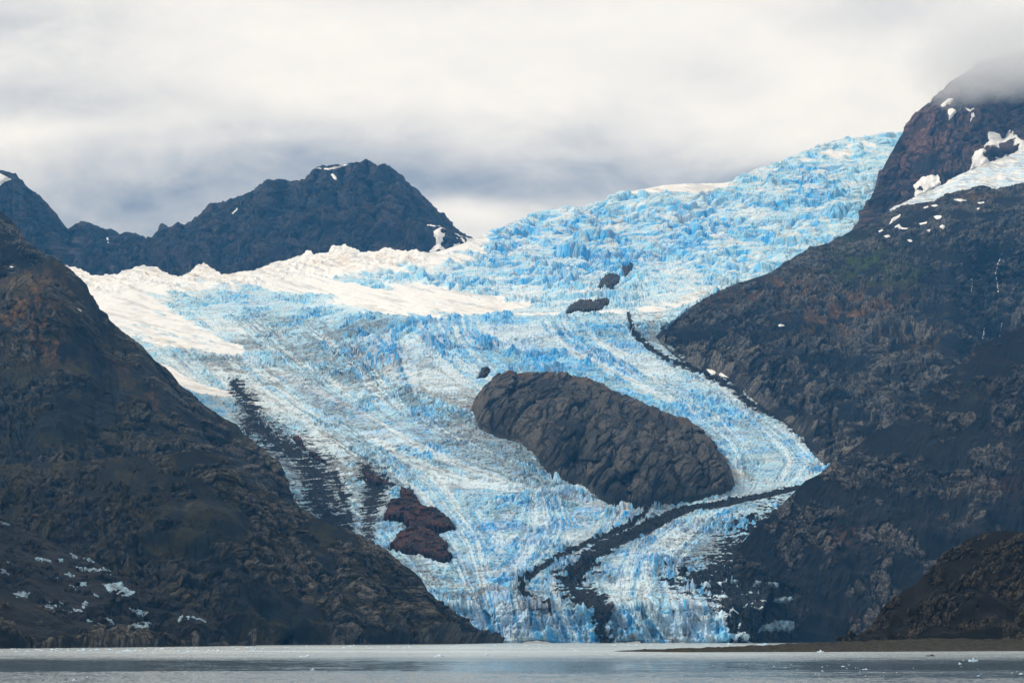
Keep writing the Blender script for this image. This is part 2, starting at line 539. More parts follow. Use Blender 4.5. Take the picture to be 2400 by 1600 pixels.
ROCKS = [
    (cv(C2, [(1710, 935), (1740, 860), (1790, 825), (1840, 830), (1870, 855), (1850, 890), (1790, 930)]), 'grey rock outcrop poking through the upper icefall, rounded lower one', 0, 30),
    (cv(C2, [(1870, 850), (1880, 790), (1940, 755), (1950, 810), (1900, 870)]), 'small grey rock outcrop in the upper icefall just above the rounded one', 0, 25),
    (cv(C2, [(1500, 1090), (1540, 1030), (1600, 1005), (1690, 1010), (1780, 985), (1800, 1020), (1740, 1070), (1690, 1082)]), 'low flat-bottomed rock outcrop at the foot of the upper icefall', 0, 30),
    (cv(C5, [(900, 1535), (940, 1470), (980, 1455), (997, 1490), (960, 1525)][0:0] + [(905, 532), (940, 470), (975, 452), (997, 490), (960, 525)]), 'tiny brown rock just left of the top of the rock island', 0, 16),
    (cv(CL, [(1390, 1290), (1450, 1130), (1540, 1120), (1520, 1035), (1640, 1080), (1700, 1180), (1820, 1210), (1930, 1290), (1980, 1360), (1830, 1395), (1750, 1370), (1620, 1370), (1540, 1300)]), 'large rust-red bedrock outcrop at the left edge of the lower tongue', 1, 40),
    (cv(CB, [(325, 545), (400, 450), (470, 405), (640, 440), (740, 520), (718, 570), (770, 600), (740, 635), (680, 640), (560, 595), (450, 582)]), 'brown bedrock outcrop just below the large rust-red one', 1, 30),
    (cv(CL, [(1225, 885), (1350, 945), (1455, 985), (1330, 1005), (1250, 945)]), 'dark rust-tipped rock ledge above the large rust-red outcrop', 1, 14),
    (cv(CL, [(635, 585), (700, 600), (765, 705), (720, 705), (680, 660)]), 'narrow rust-brown rock strip beside the black streaks, upper one', 1, 12),
    (cv(CL, [(770, 730), (850, 748), (925, 825), (840, 795)]), 'narrow rust-brown rock strip beside the black streaks, lower one', 1, 10),
]
OUTCROPS = [r_[0] for r_ in ROCKS]


# ------------------------------------------------------------------ generic mountain
def rock_fields(P, N, L, amp, seed, strat=(0.0, 1.0), fluted=0.0, cragbias=0.0, ky=0.35):
    """displacement outward and the crag mask of a rock slope; L is the size of the crags in metres"""
    X, Y, Z = P[..., 0], P[..., 1], P[..., 2]
    wx = 0.22 * L * fbm3(X / (2 * L), Y / (2 * L), Z / (2 * L), 2, seed + 40)
    X2 = X + wx; Z2 = Z + 0.5 * wx
    ca, sa = math.cos(strat[0]), math.sin(strat[0])
    U = X2 * ca + Z2 * sa; W = (-X2 * sa + Z2 * ca) / strat[1]
    big = amp * 3.4 * fbm3(X / (7 * L), Y / (7 * L), Z / (7 * L), 3, seed) + amp * 2.2 * rid3((X * 0.8 + Z * 0.6) / (6 * L), Y / (14 * L), (Z * 0.8 - X * 0.6) / (15 * L), 3, seed + 60, 0.5)
    d = 0
    if fluted:
        gl = rid3(U / (1.6 * L), Y / (5 * L), W / (5.5 * L), 4, seed + 3, 0.55)
        big = big + fluted * amp * 1.6 * gl
        gl2 = rid3(U / (0.6 * L), Y / (3 * L), W / (1.8 * L), 3, seed + 8, 0.6)
        d = d + fluted * amp * 0.6 * gl2
    m0 = fbm3(U / (4.2 * L), Y / (5 * L), W / (4.2 * L), 6, seed + 11, 0.58) + cragbias
    m = ss(m0, -0.06, 0.26)
    rr = rid3(U / L, Y / (1.5 * L), W / L, 5, seed + 17, 0.62)
    r2 = rid3(X2 / (0.33 * L), Y / (0.6 * L), Z2 / (0.33 * L), 3, seed + 23, 0.6)
    r3 = rid3(U / (0.14 * L), Y / (0.3 * L), W / (0.16 * L), 2, seed + 27, 0.6)
    # chiselled ledges: stepped blocks with cracks between
    h1, e1, c1 = facets(U / (1.25 * L), (W + ky * Y) / (1.25 * L), seed, 1.1)
    h2, e2, c2 = facets(U / (0.5 * L) + 0.07 * r2, (W + ky * Y) / (0.5 * L), seed + 5, 1.2)
    h3, e3, c3 = facets(U / (0.2 * L), (W + ky * Y) / (0.22 * L), seed + 9, 1.2)
    k1 = ss(e1, 0, 0.14); k2 = ss(e2, 0, 0.2)
    d = d + amp * m * (0.3 + 0.16 * rr + 0.06 * r2 + 0.95 * h1 - 0.5 * (1 - k1) + 0.5 * h2 - 0.22 * (1 - k2) + 0.2 * h3) + amp * 0.035 * (1 - m) * r2
    tone = 0.36 * c1 + 0.36 * c2 + 0.28 * c3
    pale = m * ss(tone + 0.30 * rr + 0.12 * r2 + 0.25 * fbm3(X / (5 * L), Y / (5 * L), Z / (5 * L), 2, seed + 31), 0.55, 0.95) * k1 * (0.4 + 0.6 * k2)
    cm = m * (0.12 + 0.88 * ss(tone + 0.15 * rr, 0.15, 0.85)) * (0.25 + 0.75 * k1) * (0.4 + 0.6 * k2)  # block edges darkened: crack shade is put into the rock colour
    return big, d, cm, pale


def mountain(name, mat, x0, x1, step, ridge, base, yb, yr, nrows, key, prof=1.0, L=40, amp=12, seed=1, strat=(0, 1), fluted=0.0,
             cragbias=0.0, paint=None, back=(900, 500), depthmod=None, label=None, skirt=60, smooth=False, edge=0.0, bigk=1.0, ky=0.35):
    px1 = np.arange(x0, x1 + step, step)
    rp = ridge(px1); bp = np.maximum(base(px1), rp + 0.5)
    t = np.linspace(0, 1, nrows)[:, None]
    px = np.broadcast_to(px1, (nrows, len(px1))); py = bp + (rp - bp) * t
    Y = yb(px1) + (yr(px1) - yb(px1)) * t ** prof
    if depthmod is not None: Y = Y + depthmod(px, py, t)
    P = unproj(px, py, Y)
    N = normals(P)
    big, d, cm, pale = rock_fields(P, N, L, amp, seed, strat, fluted, cragbias, ky)
    big = big * bigk
    fadeb = ss(t, 0.0, 0.10 if edge else 0.03)
    d = d * lerp(1.0, 0.38, ss(t, 0.80, 1.0)) + big * lerp(1.0, 0.02, ss(t, 0.30, 0.97))
    fader = 1.0
    if edge:
        ee = ss(np.minimum(px - x0, x1 - px) + 0 * py, 0, edge); d = d * ee
    Pd = P + N * (d * fadeb * fader)[..., None]
    A = np.zeros(P.shape[:2] + (4,), f32)
    A[..., 0] = cm; A[..., 3] = pale * 1.0
    X, Yw, Z = P[..., 0], P[..., 1], P[..., 2]
    A[..., 1] = 0.10 * ss(fbm3(X / (5 * L), Yw / (5 * L), Z / (5 * L), 4, seed + 51), 0.18, 0.6)
    if paint is not None: paint(A, px, py, t, Pd, cm)
    zput(key, Pd)
    # skirt in front and the far side behind the crest
    rows = [Pd[:1] + np.array([0, -5, -skirt], f32), Pd]
    ar = [A[:1], A]
    for k in (0.25, 0.6, 1.0):
        q = Pd[-1:].copy(); q[..., 1] += back[0] * k; q[..., 2] -= back[1] * k
        q[..., 2] += 30 * p2(q[..., 0] / 150, q[..., 1] / 150, seed); q[..., 2] = np.minimum(q[..., 2], Pd[-1:, :, 2] - 4)
        rows.append(q); ar.append(A[-1:])
    PP = np.concatenate(rows, 0); AA = np.concatenate(ar, 0)
    q = grid_quads(*PP.shape[:2]).reshape(-1, 4)
    o = mesh_obj(name, PP.reshape(-1, 3), q, mat, None, {'rock': AA.reshape(-1, 4)}, smooth)
    return tag(o, label, 'mountain', None, 'structure')


def zs(py): return 12.0 * F / (py - HZ)


# ---- far slate mountain behind the snowfield
RA = curve([(-350, 330), (-120, 372), (0, 405), (35, 408), (46, 422), (53, 429), (88, 459), (119, 494), (147, 525), (160, 541), (172, 531), (191, 521), (210, 527), (245, 541),
            (258, 537), (281, 553), (298, 545), (319, 548), (340, 560), (358, 557), (370, 540), (381, 528), (396, 536), (417, 525), (435, 529), (452, 518), (473, 499), (494, 479),
            (519, 476), (540, 469), (558, 464), (579, 453), (603, 443), (628, 425), (659, 420), (684, 426), (719, 422), (729, 406), (740, 392), (800, 388), (818, 384), (839, 385),
            (854, 374), (872, 378), (884, 390), (902, 386), (919, 394), (937, 413), (951, 425), (975, 443), (996, 467), (1017, 487), (1038, 504), (1060, 527), (1081, 544),
            (1095, 551), (1109, 562), (1130, 590), (1180, 640)])
BA = curve([(-350, 700), (1100, 680), (1180, 690)])


def paint_a(A, px, py, t, P, cm):
    A[..., 1] = np.maximum(A[..., 1], 0.5 * cm * ss(fbm3(P[..., 0] / 180, P[..., 1] / 180, P[..., 2] / 180, 3, 77), 0.0, 0.4))
    A[..., 3] *= 0.35


mountain('mountain', MAT_BACK, -340, 1180, 2.0, RA, BA, lambda x: 8480 + 0 * x, lambda x: 9700 + 0.15 * x, 190, 'back', 0.9, L=44, amp=17, ky=0.3, seed=3,
         strat=(0.12, 2.4), fluted=1.5, cragbias=0.6, paint=paint_a, back=(1500, 1200),
         depthmod=lambda px, py, t: sum(a_ * np.exp(-((px - (x_ + k_ * (py - 450) + 7 * p2(py / 40.0, 0 * py + x_, 431))) / w_) ** 2) for x_, k_, w_, a_ in ((430, 0.1, 9, 90), (520, -0.3, 12, 130), (600, -0.35, 9, 110), (665, -0.2, 14, 150), (735, -0.25, 10, 130), (800, -0.15, 11, 140), (868, 0.12, 13, 230), (960, 0.25, 10, 140), (1010, 0.35, 9, 110), (240, 0.1, 10, 90), (60, 0.3, 14, 120))) * ss(t, 0.03, 0.2) + 260 * np.exp(-((px - (925 - 0.32 * (py - 400))) / 24.0) ** 2) * ss(t, 0.02, 0.3) * 0.5 + 180 * np.exp(-((px - (300 + 0.1 * (py - 500))) / 120.0) ** 2) + 150 * np.exp(-((px - 160) / 26.0) ** 2),
         label='jagged blue-grey mountain ridge behind the snowfield under the clouds')

# ---- glacier
YT = curve([(130, 622), (158, 622), (163, 630), (182, 627), (195, 634), (210, 645), (222, 648), (235, 655), (242, 645), (262, 644), (279, 648), (282, 636), (296, 634), (311, 636), (314, 622), (322, 622), (340, 621),
            (356, 626), (372, 628), (383, 640), (396, 643), (404, 650), (421, 653), (438, 648), (450, 637), (459, 629), (461, 613), (470, 611), (478, 602), (484, 612), (490, 616), (493, 630), (512, 646), (537, 648),
            (550, 638), (561, 634), (568, 633), (575, 641), (595, 637), (610, 630), (630, 619), (642, 613), (665, 612), (701, 606), (705, 596), (712, 594), (716, 580), (722, 574), (729, 580), (733, 600), (752, 603), (771, 601),
            (775, 568), (782, 563), (790, 572), (800, 574), (810, 566), (820, 580), (835, 588), (852, 594), (870, 594), (890, 592), (896, 574), (912, 576), (918, 584), (940, 594), (958, 592), (966, 580), (974, 579),
            (984, 592), (1010, 592), (1040, 586), (1075, 574), (1109, 563), (1116, 560), (1137, 548), (1175, 532), (1214, 513), (1252, 497), (1277, 492), (1326, 480), (1375, 473),
            (1414, 466), (1456, 452), (1501, 445), (1554, 434), (1600, 431), (1698, 429), (1723, 418), (1775, 395), (1817, 381), (1874, 357), (1916, 341), (1961, 329), (2003, 322), (2066, 310), (2119, 306), (2220, 300)])
YB = curve([(130, 720), (226, 790), (414, 960), (560, 1060), (660, 1150), (720, 1260), (900, 1360), (1000, 1450), (1090, 1508), (1110, 1509), (1770, 1509), (1790, 1420), (1850, 1280), (1960, 1160), (2000, 1100), (2030, 640), (2220, 600)])

_yt0 = YT
_yx = np.arange(100, 2260, 1.0)
_yv = np.convolve(np.pad(_yt0(_yx), 8, mode='edge'), np.exp(-0.5 * (np.arange(-8, 9) / 2.6) ** 2) / np.exp(-0.5 * (np.arange(-8, 9) / 2.6) ** 2).sum(), 'valid')
_ym = np.convolve(np.pad(_yt0(_yx), 40, mode='edge'), np.ones(81) / 81, 'valid')
_w = 0.55 * ss(1000 - _yx, 0, 30)
_yv = _yv * (1 - _w) + _ym * _w + (2.6 * p2(_yx / 6.0, 0 * _yx, 401) + 3.5 * p2(_yx / 15.0, 0 * _yx, 403)) * ss(1000 - _yx, 0, 30)
YT = lambda x: np.interp(x, _yx, _yv)
SX, SY = 1.5, 0.8
gx = np.arange(130, 2190, SX); gy = np.arange(296, 1512, SY)
nc, nr = len(gx), len(gy)
yt, yb_ = YT(gx), YB(gx)
PX = np.broadcast_to(gx, (nr, nc)).astype(f32)
PY = np.clip(gy[:, None], yt[None, :], yb_[None, :]).astype(f32)
valid = (gy[1:, None] > yt[None, :]) & (gy[:-1, None] < yb_[None, :])
valid = valid[:, 1:] & valid[:, :-1]
Yg = YG(PX, PY).astype(f32)
P0 = unproj(PX, PY, Yg).astype(f32)
X, Yw, Z = P0[..., 0], P0[..., 1], P0[..., 2]
Q = Yw + 0.7 * Z                                        # runs up the surface

# bands carried along by the flow: every flow line has its number, and what lies between is interpolated
FLOW = [(0, [(230, 720), (330, 800), (430, 900), (560, 1010), (680, 1120), (780, 1230), (900, 1340), (1050, 1450)]),
        (1, [(300, 700), (450, 790), (560, 890), (700, 1000), (830, 1090), (960, 1180), (1000, 1290), (1050, 1380), (1120, 1500)]),
        (2, [(420, 690), (640, 860), (800, 960), (950, 1050), (1100, 1115), (1260, 1150), (1270, 1250), (1180, 1380), (1200, 1500)]),
        (3, [(560, 690), (760, 860), (900, 960), (1060, 1050), (1250, 1130), (1420, 1190), (1400, 1240), (1300, 1310), (1240, 1370), (1300, 1500)]),
        (4, [(760, 740), (880, 830), (960, 950), (1080, 1010), (1250, 1090), (1440, 1185), (1480, 1200), (1420, 1260), (1330, 1340), (1360, 1420), (1410, 1505)]),
        (5, [(1150, 760), (1300, 860), (1440, 910), (1600, 970), (1700, 1060), (1730, 1150), (1600, 1185), (1480, 1260), (1400, 1330), (1430, 1400), (1480, 1505)]),
        (6, [(1400, 750), (1560, 870), (1720, 970), (1820, 1070), (1800, 1150), (1640, 1215), (1520, 1300), (1500, 1400), (1580, 1505)]),
        (7, [(1480, 745), (1620, 865), (1780, 965), (1930, 1080), (1870, 1140), (1700, 1230), (1620, 1330), (1650, 1420), (1700, 1505)])]
_fx, _fy = np.meshgrid(np.arange(120, 2210, 5.0), np.arange(290, 1520, 5.0))
_num = 0; _den = 0
for val, ln in FLOW:
    dd = stroke(_fx, _fy, [(x, y, 1.0) for x, y in ln]).clip(4, None); dd = np.where(dd > 8.99, dd, dd)
    wgt = 1.0 / dd ** 2.2
    _num = _num + wgt * val; _den = _den + wgt
_psi = _num / _den


def samp(Gd, px, py):
    u = np.clip((px - 120) / 5.0, 0, Gd.shape[1] - 1.01); v = np.clip((py - 290) / 5.0, 0, Gd.shape[0] - 1.01)
    a = u.astype(int); b = v.astype(int); u = u - a; v = v - b
    return ((Gd[b, a] * (1 - u) + Gd[b, a + 1] * u) * (1 - v) + (Gd[b + 1, a] * (1 - u) + Gd[b + 1, a + 1] * u) * v).astype(f32)


PSI = samp(_psi, PX, PY)
lowz = ss(PY, 700, 790)
band = fbm2(PSI * 3.2 + 0.10 * p2(X / 60, Q / 60, 161), Q / 1100, 3, 163, 0.6) * lowz
bandf = fbm2(PSI * 13.0 + 0.25 * p2(X / 40, Q / 40, 165), Q / 420, 3, 167, 0.6) * lowz

# snow cover and roughness maps
pn = lambda s, a, b, n=3: fbm2(PX / a, PY / b, n, s)
rag = fbm2((PX + 2.2 * PY) / 110, (PY - 0.25 * PX) / 13, 4, 21, 0.6) + 0.5 * pn(22, 160, 40, 3)
snowreg = np.zeros((nr, nc), f32)


whitereg2 = np.zeros((nr, nc), f32)


def addwhite(v):
    global whitereg2
    whitereg2 = np.maximum(whitereg2, v)


def addsnow(v):
    global snowreg
    snowreg = np.maximum(snowreg, v)


addsnow(1.25 * ss(-(PY - np.interp(PX, [130, 260, 420, 620, 820, 960, 1120, 1180], [800, 720, 668, 640, 632, 622, 578, 540])), -55, 22) * ss(1180 - PX, 0, 60))
addsnow(ss(1.0 - stroke(PX, PY, [(200, 690, 70), (290, 720, 72), (390, 768, 46), (480, 800, 26), (560, 822, 12)]), -0.45, 0.45))
addwhite(ss(1.0 - stroke(PX, PY, [(300, 775, 36), (420, 805, 20), (530, 832, 14), (640, 868, 10), (760, 925, 7), (880, 985, 4)]), -0.2, 0.4))
addsnow(ss(1.0 - stroke(PX, PY, [(380, 865, 14), (430, 895, 15), (480, 915, 11), (545, 925, 6)]), -0.1, 0.2) * 1.3)
addsnow(ss(1.0 - stroke(PX, PY, [(575, 936, 5), (600, 944, 3)]), -0.1, 0.3) * 1.3)
addsnow(ss(1.0 - stroke(PX, PY, [(560, 640, 26), (760, 672, 26), (860, 698, 34), (980, 706, 38), (1080, 714, 28), (1180, 720, 12), (1240, 712, 5)]), -0.5, 0.5) * 1.1)
addsnow(ss(1.0 - stroke(PX, PY, [(640, 640, 12), (840, 625, 14), (1000, 605, 14), (1080, 590, 8)]), -0.5, 0.6))
addsnow(ss(1.0 - stroke(PX, PY, [(900, 690, 8), (1060, 690, 10), (1180, 700, 5)]), -0.2, 0.6) * 0.8)
addsnow(ss(1.0 - stroke(PX, PY, [(1150, 735, 4), (1300, 737, 5), (1450, 732, 5), (1560, 722, 8), (1640, 700, 6)]), -0.2, 0.5) * 0.95)
addsnow(ss(1.0 - stroke(PX, PY, [(1500, 725, 5), (1580, 705, 9), (1680, 675, 8)]), -0.2, 0.5) * 0.8)
addsnow(ss(1.0 - stroke(PX, PY, [(1480, 447, 7), (1560, 440, 10), (1640, 440, 12), (1700, 434, 6)]), -0.2, 0.4) * 1.2)
addwhite(ss(1.0 - stroke(PX, PY, [(800, 885, 7), (900, 940, 8), (1010, 985, 6)]), -0.2, 0.6) * 0.55)
addwhite(0.75 * ss(1.0 - stroke(PX, PY, [(900, 1125, 10), (1060, 1115, 12), (1200, 1135, 12), (1330, 1165, 13), (1430, 1195, 15), (1450, 1212, 12), (1420, 1232, 8), (1330, 1255, 4)]), -0.3, 0.7))
addwhite(0.6 * ss(1.0 - stroke(PX, PY, [(1560, 1180, 5), (1700, 1160, 8), (1850, 1135, 10)]), -0.2, 0.6))
addwhite(0.6 * ss(1.0 - stroke(PX, PY, [(1600, 1235, 6), (1750, 1200, 8), (1850, 1170, 6)]), -0.2, 0.6))
addwhite(0.65 * blob(PX, PY, 1660, 900, 120, 26, 24) + 0.5 * blob(PX, PY, 1720, 950, 90, 20, 20))
addsnow(0.9 * blob(PX, PY, 1980, 350, 110, 14, -12))
snowreg = np.clip(snowreg + rag * 0.85 * (snowreg * (1.35 - snowreg) * 2.2).clip(0, 1), 0, 1.3)
SN = ss(snowreg, 0.34, 0.80)
rough = 1 - ss(snowreg, 0.12, 0.85) * 0.96
upper = ss(735 - PY, 0, 40) * ss(PX, 500, 900)
spiky = (blob(PX, PY, 1150, 800, 330, 75) + blob(PX, PY, 850, 850, 180, 70, 20) + 0.7 * blob(PX, PY, 1330, 860, 250, 60, 15)).clip(0, 1) * ss(PY, 728, 745)
tongue = ss(PY, 900, 1100)
cliff = ss(PY, 1395, 1430) * ss(PX, 1000, 1080)
rimz = ss(yt[None, :] + 60 - PY, 0, 40) * ss(1010 - PX, 0, 20)          # the wind-scooped snow lips under the far mountain

# crevasses and seracs
wa = 30 * p2(X / 160, Q / 160, 31); wb = 22 * p2(X / 90 + 9, Q / 110, 32)
Xw = X + wa + 5 * p2(X / 22, Q / 22, 33); Qw = Q + wb + 0.22 * wa
arc = 90 * p2(X / 500, Q / 900, 35)                      # crevasses bend across the flow


def blocks(lx, lq, seed, wrp=1.0):
    f1, f2, cr = worley((X + (Xw - X) * wrp) / lx, (Qw + arc) / lq, seed)
    return ss(f2 - f1, 0.0, 0.30), cr


cA, rA = blocks(78, 78, 1)
cB, rB = blocks(30, 34, 2)
cC, rC = blocks(15, 19, 3)
tr1 = rid2(Xw / 110, (Qw + arc) / 42, 4, 61, 0.6)
tr2 = rid2(Xw / 48, (Qw + arc) / 22, 3, 65, 0.6)
sp = rid2((Xw + 0.35 * Q) / 46, Qw / 85, 4, 71, 0.55)
fn = rid2(X / 9, Q / 14, 2, 81)
tr3 = rid2((X + 0.6 * (Xw - X)) / 230, (Q + 1.6 * arc + 0.5 * (Qw - Q)) / 24, 3, 85, 0.5)
lines = ss(tr3, 0.52, 0.78)

cU, rU = blocks(150, 150, 7)
cV, rV = blocks(62, 74, 8)
und2 = 26 * fbm2((X * 0.96 + 0.28 * Q) / 210, (Q * 0.96 - 0.28 * X) / 190, 3, 151)
hu = und2 + 24 * (rU - 0.5) * cU - 16 * (1 - cU) + 20 * (rV - 0.5) * cV - 13 * (1 - cV) + 7 * (rB - 0.5) * cB - 5 * (1 - cB) + 5 * tr1 + 2.2 * tr2 + 0 * (rA - 0.5)
hu0 = 22 * (rA - 0.5) * cA - 15 * (1 - cA) + 11 * (rB - 0.5) * cB - 9 * (1 - cB) + 6 * tr1 + 4.0 * tr2 + 3 * (rC - .5) * cC
hm = 27 * sp + 12 * (rB - 0.5) * cB - 10 * (1 - cB) + 6 * (rC - 0.5) - 4 * (1 - cC) + 5 * tr2
ht = 9 * tr1 + 7 * tr2 + 9 * (rB - 0.5) * cB - 8 * (1 - cB) + 5.5 * (rC - 0.5) * cC - 4.5 * (1 - cC)
h = lerp(lerp(ht * lerp(0.75, 1.0, tongue), hu * 1.05, upper), hm, spiky * (1 - upper))
calm = (0.3 + 1.0 * ss(fbm2(X / 240, Q / 320, 3, 91) + 0.5 * fbm2(X / 90, Q / 90, 2, 92), -0.4, 0.45)) * (1 - 0.6 * ss(np.abs(band), 0.08, 0.4)) * (1 - 0.5 * ss(bandf, 0.1, 0.45))
calm = calm * (1 - 0.72 * (blob(PX, PY, 700, 1110, 130, 130, 40) + blob(PX, PY, 850, 1200, 70, 90)).clip(0, 1)) * (1 - 0.6 * ss(1 - stroke(PX, PY, [(1890, 1138, 22), (1700, 1180, 24), (1560, 1212, 26)]), -0.3, 0.6))
h = h - 5 * lines * (1 - upper)
h = h * rough * calm + 1.6 * fn * rough
hs = 3.0 * p2(X / 70, Q / 200, 93) + 2.0 * fbm2(X / 40, Q / 60, 3, 94)
h = h + hs * (1 - rough)
h = h + rimz * 16 * np.maximum(rid2(X / 60, Q / 90, 3, 97), -0.2)
rockm = np.zeros((nr, nc), f32)
for poly in OUTCROPS:
    pa = np.array(poly); lo = pa.min(0) - 10; hi = pa.max(0) + 10
    sel = (PX > lo[0]) & (PX < hi[0]) & (PY > lo[1]) & (PY < hi[1])
    rockm[sel] = np.maximum(rockm[sel], ss(poly_sd(PX[sel], PY[sel], poly), -3, 4))
h = h * (1 - rockm) - 16 * rockm
# moraines: (x, y, half width)
M1 = [(1890, 1138, 6), (1800, 1160, 7.5), (1700, 1180, 9), (1600, 1196, 11), (1565, 1212, 15), (1514, 1239, 17), (1463, 1260, 16), (1412, 1284, 20), (1385, 1306, 24), (1361, 1331, 30), (1335, 1358, 32), (1345, 1385, 30),
      (1371, 1399, 28), (1400, 1412, 24), (1408, 1440, 26), (1415, 1478, 26), (1424, 1506, 24)]
M2 = [(1517, 1195, 5), (1507, 1212, 5), (1477, 1231, 5.5), (1429, 1253, 5), (1378, 1273, 5), (1337, 1294, 5.5), (1303, 1307, 6), (1259, 1338, 7), (1224, 1365, 7), (1223, 1389, 7), (1242, 1403, 6), (1283, 1420, 5), (1290, 1447, 4)]
M3 = [(548, 898, 12), (560, 915, 18), (580, 945, 22), (592, 993, 30), (638, 1034, 32), (701, 1071, 36), (738, 1108, 42), (752, 1151, 46), (760, 1188, 46), (780, 1230, 44)]
M3b = [(787, 1118, 9), (800, 1160, 11), (818, 1200, 8), (822, 1225, 6)]
M3c = [(859, 1106, 22), (880, 1135, 30), (876, 1170, 26), (867, 1209, 20), (864, 1240, 16), (866, 1275, 9)]
M4 = [(1473, 734, 4), (1479, 772, 5), (1493, 792, 6), (1516, 812, 6), (1565, 843, 6), (1622, 863, 6), (1674, 888, 7), (1723, 911, 8), (1751, 944, 8), (1788, 960, 8), (1846, 985, 10), (1900, 1040, 8)]
M5P = [(1830, 1176), (1760, 1215), (1700, 1258), (1650, 1322), (1590, 1342), (1560, 1352), (1600, 1376), (1650, 1400), (1690, 1428), (1722, 1470), (1708, 1512), (1850, 1512), (1850, 1200)]
m1 = 1 - stroke(PX, PY, M1); m2 = 1 - stroke(PX, PY, M2)
m3 = np.maximum(np.maximum(1 - stroke(PX, PY, M3), 1 - stroke(PX, PY, M3b)), 1 - stroke(PX, PY, M3c))
m4 = 1 - stroke(PX, PY, M4)
m5 = np.clip(poly_sd(PX, PY, M5P) / 40.0, -1, 1).astype(f32)
streak = 0.75 * fbm2((X + 14 * p2(X / 60, Q / 40, 107)) / 80, Q / 13, 5, 101, 0.62) + 0.45 * fbm2(X / 30, Q / 24, 3, 103)
chunk = fbm2(X / 22, Q / 22, 4, 105, 0.6)
tear = ss(PY, 1240, 1330)
gate = lambda m_, lo: np.where(m_ > lo, 0, -9).astype(f32)
mm1 = gate(m1, -2.5) + m1 + lerp(0.12, 0.85, tear) * (0.5 * streak + 0.7 * chunk) - 0.05 - 0.30 * tear * ss(PY, 1405, 1440)
mm2 = gate(m2, -2) + m2 + 0.7 * chunk + 0.25 - 0.5 * ss(PY, 1395, 1440)
mm3 = gate(m3, -2) + m3 * 1.15 + 1.5 * streak + 0.35 * chunk - 0.10
mm4 = gate(m4, -2) + m4 + 0.9 * chunk + 0.1
mm5 = gate(m5, -0.98) + m5 * 1.15 + 1.25 * chunk + 0.7 * streak - 0.05
mall = np.stack([mm1, mm2, mm3, mm4, mm5], -1)
mwho = np.stack([m1, m2, m3, m4, m5], -1).argmax(-1); mor = ss(mall.max(-1), -0.12, 0.25)
h = h + mor * 2.0 * chunk - mor * (1 - upper) * 0.35 * np.maximum(h, -6)
# white crests stand, cliff face is pushed forward and back in flutes
N0 = normals(P0)
flute = rid2(X / 20, Z / 90, 3, 111, 0.6) * 10 + rid2(X / 7, Z / 30, 2, 115) * 3 + 14 * (worley(X / 26, Z / 55, 9)[2] - 0.5) + 18 * p2(X / 90, Z / 300, 117) + 10 * fbm2(X / 30, Z / 24, 3, 119)
dirv = N0 * cliff[..., None] + np.array([0, 0, 1], f32) * (1 - cliff[..., None])
hh = lerp(h, flute + 0.3 * h, cliff) * ss(PY - yt[None, :], -1, 25 * (1 - 0.6 * upper)).clip(0.35, 1)
hh = hh * (1 - ss(PY, 1500, 1508) * cliff * 0.7)
P1 = P0 + dirv * hh[..., None]
P1[..., 1] += (-3 * fn * rough)
N1 = normals(P1)
zput('ice', P1)
steep = 1 - np.clip(N1[..., 2], 0, 1)

# colour of the ice
blureg = np.zeros((nr, nc), f32)
for (cx, cy, rx, ry, an, am) in [(1180, 800, 330, 55, 4, 1.0), (1000, 870, 150, 50, 20, .6), (1500, 880, 180, 40, 20, .7), (1760, 1010, 110, 45, 30, 1.0), (1640, 1010, 40, 40, 0, .8), (1180, 1260, 190, 70, 0, .8),
                                 (1330, 1230, 150, 50, 0, .7), (1240, 560, 130, 55, -15, .9), (1900, 430, 70, 60, -40, .9), (1650, 520, 250, 60, -15, .6), (760, 950, 110, 30, 32, 1.0), (1020, 1030, 140, 40, 20, 1.0),
                                 (1200, 1460, 150, 45, 0, .8), (1500, 1440, 180, 50, 0, .7), (1550, 1300, 130, 60, 0, .8), (600, 715, 90, 30, 10, .8), (1150, 650, 160, 40, 0, .5), (900, 1230, 90, 40, 0, .3),
                                 (1480, 610, 160, 50, 0, .6), (1500, 570, 300, 90, 0, .4), (1200, 1350, 200, 40, -10, .5), (1640, 1250, 100, 26, -10, .7), (620, 880, 160, 14, 25, .5)]:
    blureg += am * blob(PX, PY, cx, cy, rx, ry, an)
blureg = 0.30 + 0.72 * blureg.clip(0, 1.2) + 0.30 * spiky + 0.24 * tongue
nb = fbm2(Xw / 70, Qw / 80, 4, 121, 0.62)
nb2 = fbm2(Xw / 26, Qw / 20, 3, 125, 0.6)
crack = np.maximum(np.maximum(lerp(1 - cA, 1 - cV, upper), 0.8 * (1 - cB)) , 0.6 * (1 - cC) * (1 - upper))
blue = blureg * (0.35 + 1.15 * ss(steep, 0.18, 0.75)) + 0.55 * nb * blureg + 0.35 * nb2 * blureg + 0.35 * crack * blureg - 0.12
blue = (blue + 0.5 * np.clip(nb + 0.4 * fbm2(X / 160, Q / 160, 2, 171), -0.5, 0.6) * (0.3 + blureg)) * (1 - 0.5 * ss(-band, 0.05, 0.4)) 
blue = np.clip(blue, 0, 1.7)
white = ss(N1[..., 2], 0.70, 0.96) * (0.55 + 0.5 * ss(nb + 0.6 * nb2, -0.35, 0.35)) * lerp(1.0, 0.8, tongue)
whitereg = 0.78 - 0.45 * spiky - 0.5 * cliff - 0.2 * tongue
wr2 = ss(whitereg2 + 0.35 * nb2 + 0.25 * nb, 0.2, 0.9)
creamy = upper * ss(fbm2((X * 0.96 + 0.28 * Q) / 150, (Q * 0.96 - 0.28 * X) / 110, 4, 127, 0.6), -0.05, 0.35)
